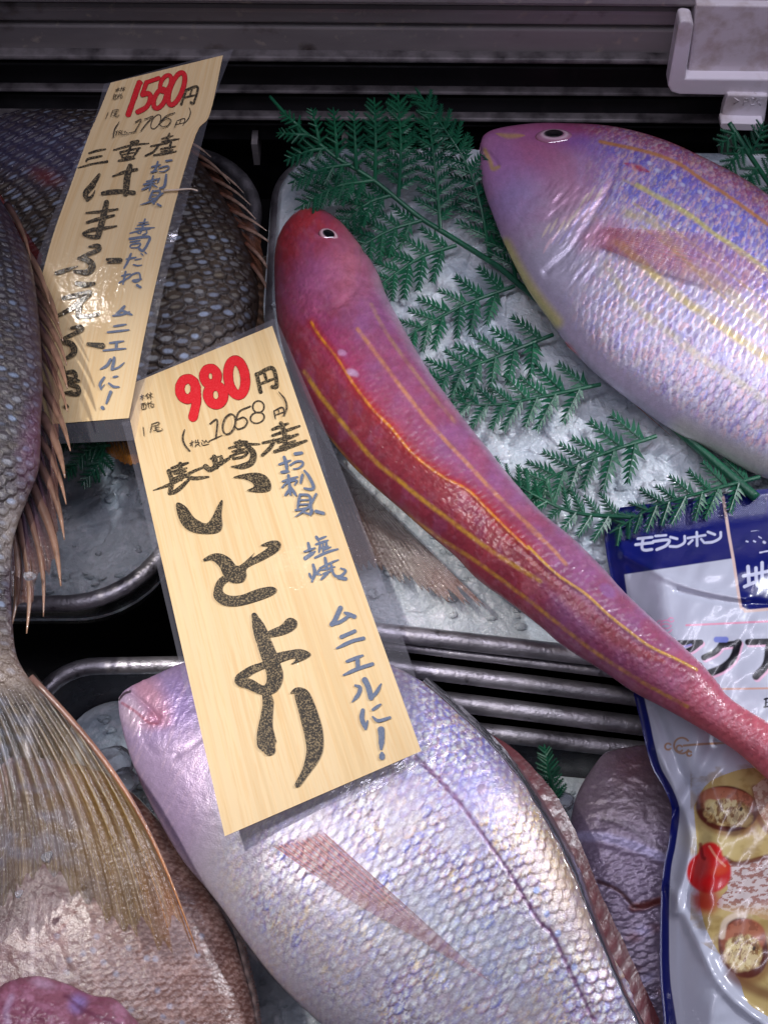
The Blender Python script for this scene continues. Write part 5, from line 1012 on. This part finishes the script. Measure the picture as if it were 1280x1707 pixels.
# food photograph
p.poly(spline(zf([(170, 600), (240, 480), (380, 415), (480, 400), (700, 400), (1000, 700), (1000, 1800), (500, 1640), (400, 1480), (290, 1330), (220, 1180), (195, 1000), (185, 760)]), 120), (196, 172, 112))
p.mix(inpoly(p.x, p.y, [(1150, 1280), (1290, 1270), (1400, 1400), (1400, 1720), (1150, 1560)]) * sm(.45, .7, fbm(p.x / 26, p.y / 20, 61)) * .55, (150, 120, 64))
p.blob(1190, 1405, 44, 24, (206, 190, 130), .5, 10, .8)
def clam(cx, cy, rx, ry, a):
    p.blob(cx + 5, cy + 7, rx * 1.05, ry * 1.05, (128, 78, 44), .7, a, .15)
    p.blob(cx, cy, rx, ry, (92, 40, 28), 1, a, .05); p.blob(cx, cy - ry * .30, rx * .93, ry * .62, (164, 92, 66), 1, a, .08); p.blob(cx, cy - ry * .28, rx * .86, ry * .52, (182, 116, 88), 1, a, .3)
    p.blob(cx + rx * .05, cy + ry * .22, rx * .82, ry * .56, (190, 160, 104), 1, a, .12, .5, int(cx)); p.blob(cx - rx * .35, cy + ry * .02, rx * .42, ry * .34, (220, 200, 140), 1, a + 30, .2, .6, 3); p.blob(cx + rx * .3, cy + ry * .3, rx * .36, ry * .3, (212, 190, 142), 1, a - 20, .2, .6, 4)
    in_ = 1 - sm(.75, .95, np.hypot((p.x - cx - rx * .03) / rx / .86, (p.y - cy - ry * .15) / ry / .68))
    p.mix(in_ * sm(.50, .60, fbm((p.x + p.y * .5) / 5, (p.y - p.x * .5) / 10, int(cy), 4)) * .8, (132, 88, 50)); p.mix(in_ * sm(.54, .64, fbm((p.x - p.y * .4) / 6, (p.y + p.x * .4) / 11, int(cy) + 5, 4)) * .8, (232, 216, 164))
    p.mix((1 - sm(.9, 1.05, np.hypot((p.x - cx) / rx, (p.y - cy) / ry))) * sm(.55, .65, fbm(p.x / 9, p.y / 9, int(cx) + 2, 3)) * .4, (96, 46, 32)); p.blob(cx + rx * .45, cy + ry * .02, 2.6, 3.8, (52, 38, 30), .9, 20, .3)
def clam_old(cx, cy, rx, ry, a):
    p.blob(cx, cy, rx, ry, (84, 34, 24), 1, a, .08); p.blob(cx - 2, cy - ry * .55, rx * .82, ry * .42, (150, 74, 52), .9, a, .4); p.blob(cx, cy + ry * .1, rx * .86, ry * .72, (176, 140, 82), 1, a, .2, .35); p.blob(cx - rx * .3, cy, rx * .4, ry * .4, (224, 204, 140), 1, a, .4, .9)
    p.blob(cx + rx * .3, cy + ry * .3, rx * .45, ry * .4, (206, 180, 128), .8, a, .6, .6); p.mix(inpoly(p.x, p.y, [(cx - rx, cy - ry), (cx + rx, cy - ry), (cx + rx, cy + ry), (cx - rx, cy + ry)]) * (np.hypot((p.x - cx) / rx, (p.y - cy) / ry) < .8) * sm(.52, .66, fbm(p.x / 6, p.y / 4, 62)) * .75, (112, 76, 44))
clam(1211, 1348, 52, 38, 8)
p.poly(spline(zf([(330, 860), (400, 885), (480, 870), (560, 850), (900, 800), (900, 1260), (560, 1180), (480, 1150), (380, 1140), (290, 1110), (300, 1070), (345, 1020)]), 80), (214, 200, 196))
rg_ = inpoly(p.x, p.y, spline(zf([(330, 860), (400, 885), (480, 870), (560, 850), (900, 800), (900, 1260), (560, 1180), (480, 1150), (380, 1140), (290, 1110), (300, 1070), (345, 1020)]), 80))
p.mix(rg_ * sm(.50, .58, fbm(p.x / 7 + p.y / 20, p.y / 4, 63)) * .8, (148, 84, 66)); p.mix(rg_ * sm(1500, 1528, p.y) * .8, (206, 172, 118))
p.stroke(zf([(330, 862), (400, 888), (560, 850), (700, 830)]), 4, (104, 48, 30), .9, .6); p.stroke(zf([(480, 500), (500, 640), (552, 720), (640, 740)]), 5, (120, 66, 44), .8, .7)
rg2 = inpoly(p.x, p.y, spline(zf([(470, 500), (560, 440), (700, 440), (700, 740), (560, 700), (500, 620)]), 50)); p.mix(rg2 * .9, (212, 188, 168)); p.mix(rg2 * sm(.5, .6, fbm(p.x / 6, p.y / 5, 64)) * .7, (158, 100, 80))
p.blob(1181, 1454, 37, 35, (196, 22, 26), 1, 0, .08); p.blob(1183, 1424, 20, 20, (206, 34, 34), 1, 30, .15); p.blob(1176, 1500, 22, 22, (172, 30, 26), .9, 0, .5); p.blob(1168, 1446, 14, 18, (170, 70, 66), .6, 20, .6); p.blob(1200, 1450, 14, 8, (230, 96, 60), .6, -20, .7); p.stroke(zf([(205, 790), (215, 850), (225, 862)]), 3, (120, 12, 16), .8); p.stroke(zf([(250, 800), (290, 860), (330, 900)]), 2, (240, 160, 130), .7)
clam(1238, 1580, 40, 52, -20)
p.blob(1228, 1560, 36, 46, (206, 184, 160), 0, 0)
p.stroke(zf([(315, 1260), (330, 1190), (380, 1155), (430, 1150)]), 5, (224, 204, 180), .9, .5)
p.stroke(zf([(360, 1460), (420, 1500), (552, 1560), (700, 1600)]), 9, (110, 60, 40), .7, .8)
# navy frame
p.mix((1 - sm(-1, 1, dt - (107 - .02 * (PX - 1030)))) * (1 - sm(1222, 1224, PX + (PY - 830) * -.22) ), navy)
side = np.interp(PY, [860, 935, 1000, 1150, 1250, 1340, 1440, 1640, 1720], [26, 24, 21, 16, 15, 13, 13, 17, 22])
p.mix(1 - sm(-1, 1, dl - side), navy)
edge = dpoly(PX, PY, zp([(120, 700), (140, 600), (170, 580)]))
nx = zp([(935, 40), (965, 230), (980, 330), (1010, 500), (1040, 700), (1065, 860), (1075, 885), (1110, 903), (1160, 905), (2000, 830)])
p.poly(nx + [(1500, 780), (1200, 800)], navy)
gold = (206, 160, 146)
p.stroke(nx, 2.4, (224, 196, 186), 1, .4)
W = (206, 210, 232)
def wr_(items, col=W, sc=1.0, k=.98):
    for pts, w in items: p.stroke(zp(pts), w * .21875 * .5 * sc, col, k, .25)
wr_([([(285, 357), (395, 345)], 20), ([(270, 402), (400, 386)], 22), ([(325, 357), (318, 425), (340, 444), (392, 438)], 22), ([(420, 336), (500, 330)], 18), ([(405, 377), (520, 366), (502, 408), (430, 440)], 22), ([(535, 345), (585, 357)], 20), ([(642, 338), (640, 385), (590, 415), (530, 415)], 20), ([(665, 352), (800, 330)], 18), ([(735, 308), (737, 410)], 20), ([(702, 368), (672, 396)], 18), ([(768, 360), (792, 388)], 18), ([(820, 305), (872, 325)], 20), ([(917, 308), (912, 350), (860, 380), (805, 387)], 20)])
wr_([([(1125, 570), (1132, 695)], 28), ([(1090, 640), (1165, 630)], 25), ([(1098, 722), (1170, 690)], 25), ([(1165, 628), (1300, 600)], 24), ([(1185, 580), (1190, 690), (1215, 722), (1300, 720)], 26), ([(1232, 540), (1232, 685)], 26), ([(1290, 560), (1290, 660)], 22), ([(1112, 376), (1124, 380)], 12), ([(1168, 374), (1180, 380)], 12), ([(1245, 382), (1252, 386)], 20), ([(1215, 462), (1290, 448)], 12), ([(1205, 340), (1225, 352)], 8), ([(1150, 300), (1210, 295)], 4)])
K = [([(930, 1150), (880, 1215), (790, 1262)], 46), ([(925, 1168), (1055, 1152)], 46), ([(1050, 1150), (1010, 1265), (930, 1340), (815, 1388)], 58), ([(1125, 1145), (1300, 1140)], 48), ([(1285, 1180), (1262, 1315), (1185, 1405)], 58), ([(600, 1150), (765, 1145)], 40), ([(760, 1150), (700, 1195), (645, 1222)], 42)]
for pts, w in K: p.stroke([(a + 2.6, b + 3.2) for a, b in zp(pts)], w * .21875 * .5, (238, 190, 214), 1, .2)
wr_(K, (20, 20, 28), 1.0, 1); wr_([([(885, 1125), (955, 1125)], 44)], (120, 132, 206)); wr_([([(640, 1180), (690, 1165)], 18)], (140, 150, 214), 1, .8)
wr_([([(1250, 1580), (1290, 1570)], 14), ([(1262, 1575), (1258, 1640)], 14), ([(1248, 1640), (1290, 1632)], 14), ([(1262, 1605), (1290, 1600)], 10)], (16, 18, 40))
p.stroke(zp([(655, 1016), (900, 1005), (1290, 986)]), 1.6, (232, 150, 176), .95, .4); p.stroke(zp([(890, 1502), (1100, 1500), (1290, 1496)]), 1.6, (208, 160, 140), .95, .4)
for cx, cy, r in ((500, 1010, 42), (455, 998, 22), (540, 975, 20), (500, 1040, 46)):
    a = np.linspace(.3, 5.4, 16); p.stroke(zp([(cx + r * math.cos(t), cy + r * .75 * math.sin(t)) for t in a]), 1.2, (236, 160, 196), .9, .4)
p.stroke(zf([(120, 285), (200, 278), (355, 270), (520, 262)]), 1.9, (176, 140, 112), .95, .4)
for cx, cy, r in ((40, 290, 16), (110, 285, 40), (98, 300, 16), (148, 326, 12)):
    a = np.linspace(.6, 5.6, 18); p.stroke(zf([(cx + r * math.cos(t), cy + r * math.sin(t)) for t in a]), 1.6, (176, 136, 104), .95, .4)
M['pouch'] = mat('glossy_pouch_film', vcol=True, rough=.28, spec=.5, coat=.35, coat_r=.13, bump=(70, .00014), bump2=(30, .0004))
V = P(PX, PY, ZZ); Vb = P(PX, PY, np.minimum(ZZ - .002, .004 - .012 * bul))
back = Vb[:, ::-1]
Vf = np.concatenate([V, back], 1); Cc = np.concatenate([p.c, p.c[:, ::-1] * 0 + .75], 1)
mesh_np('pouch_film', Vf.reshape(-1, 3), grid_faces(nV, nU * 2, True)[:, ::-1], M['pouch'], pouch, Cc.reshape(-1, 3))

# ------------------------------------------------------------------ clear wrap folded along the bream
def wrapstrip(name, label, inner, outer, zi, zo, loc):
    n = 120; a = spline(inner, n); b = spline(outer, n); u = np.linspace(0, 1, 10)
    x = a[:, None, 0] * (1 - u) + b[:, None, 0] * u; y = a[:, None, 1] * (1 - u) + b[:, None, 1] * u
    z = zi * (1 - u)[None] + zo * u[None] + .0016 * (fbm(x / 9, y / 22, 66) - .5) + .0022 * np.sin(u * math.pi)[None]
    o = mesh_np(name, P(x, y, z).reshape(-1, 3), grid_faces(n, 10), M['wrap'], None)
    return tag(o, label, 'plastic wrap')
M['wrap'] = filmmat('clear_wrap', .06, .10, .0006, (.97, .97, .985), .0)
wrapstrip('plastic_wrap', 'clear plastic wrap edge folded along the back of the pale bream', [(700, 1140), (752, 1184), (810, 1240), (862, 1302), (905, 1372), (945, 1450), (985, 1545), (1030, 1650), (1075, 1740)], [(712, 1128), (768, 1176), (830, 1236), (882, 1300), (925, 1368), (966, 1448), (1000, 1541), (1043, 1646), (1086, 1736)], .0135, .006, None)
wrapstrip('plastic_wrap', 'clear plastic wrap edge along the belly of the pale bream', [(330, 1440), (385, 1520), (430, 1580), (490, 1645), (560, 1706)], [(322, 1450), (376, 1532), (420, 1592), (478, 1656), (545, 1720)], .0, -.008, None)
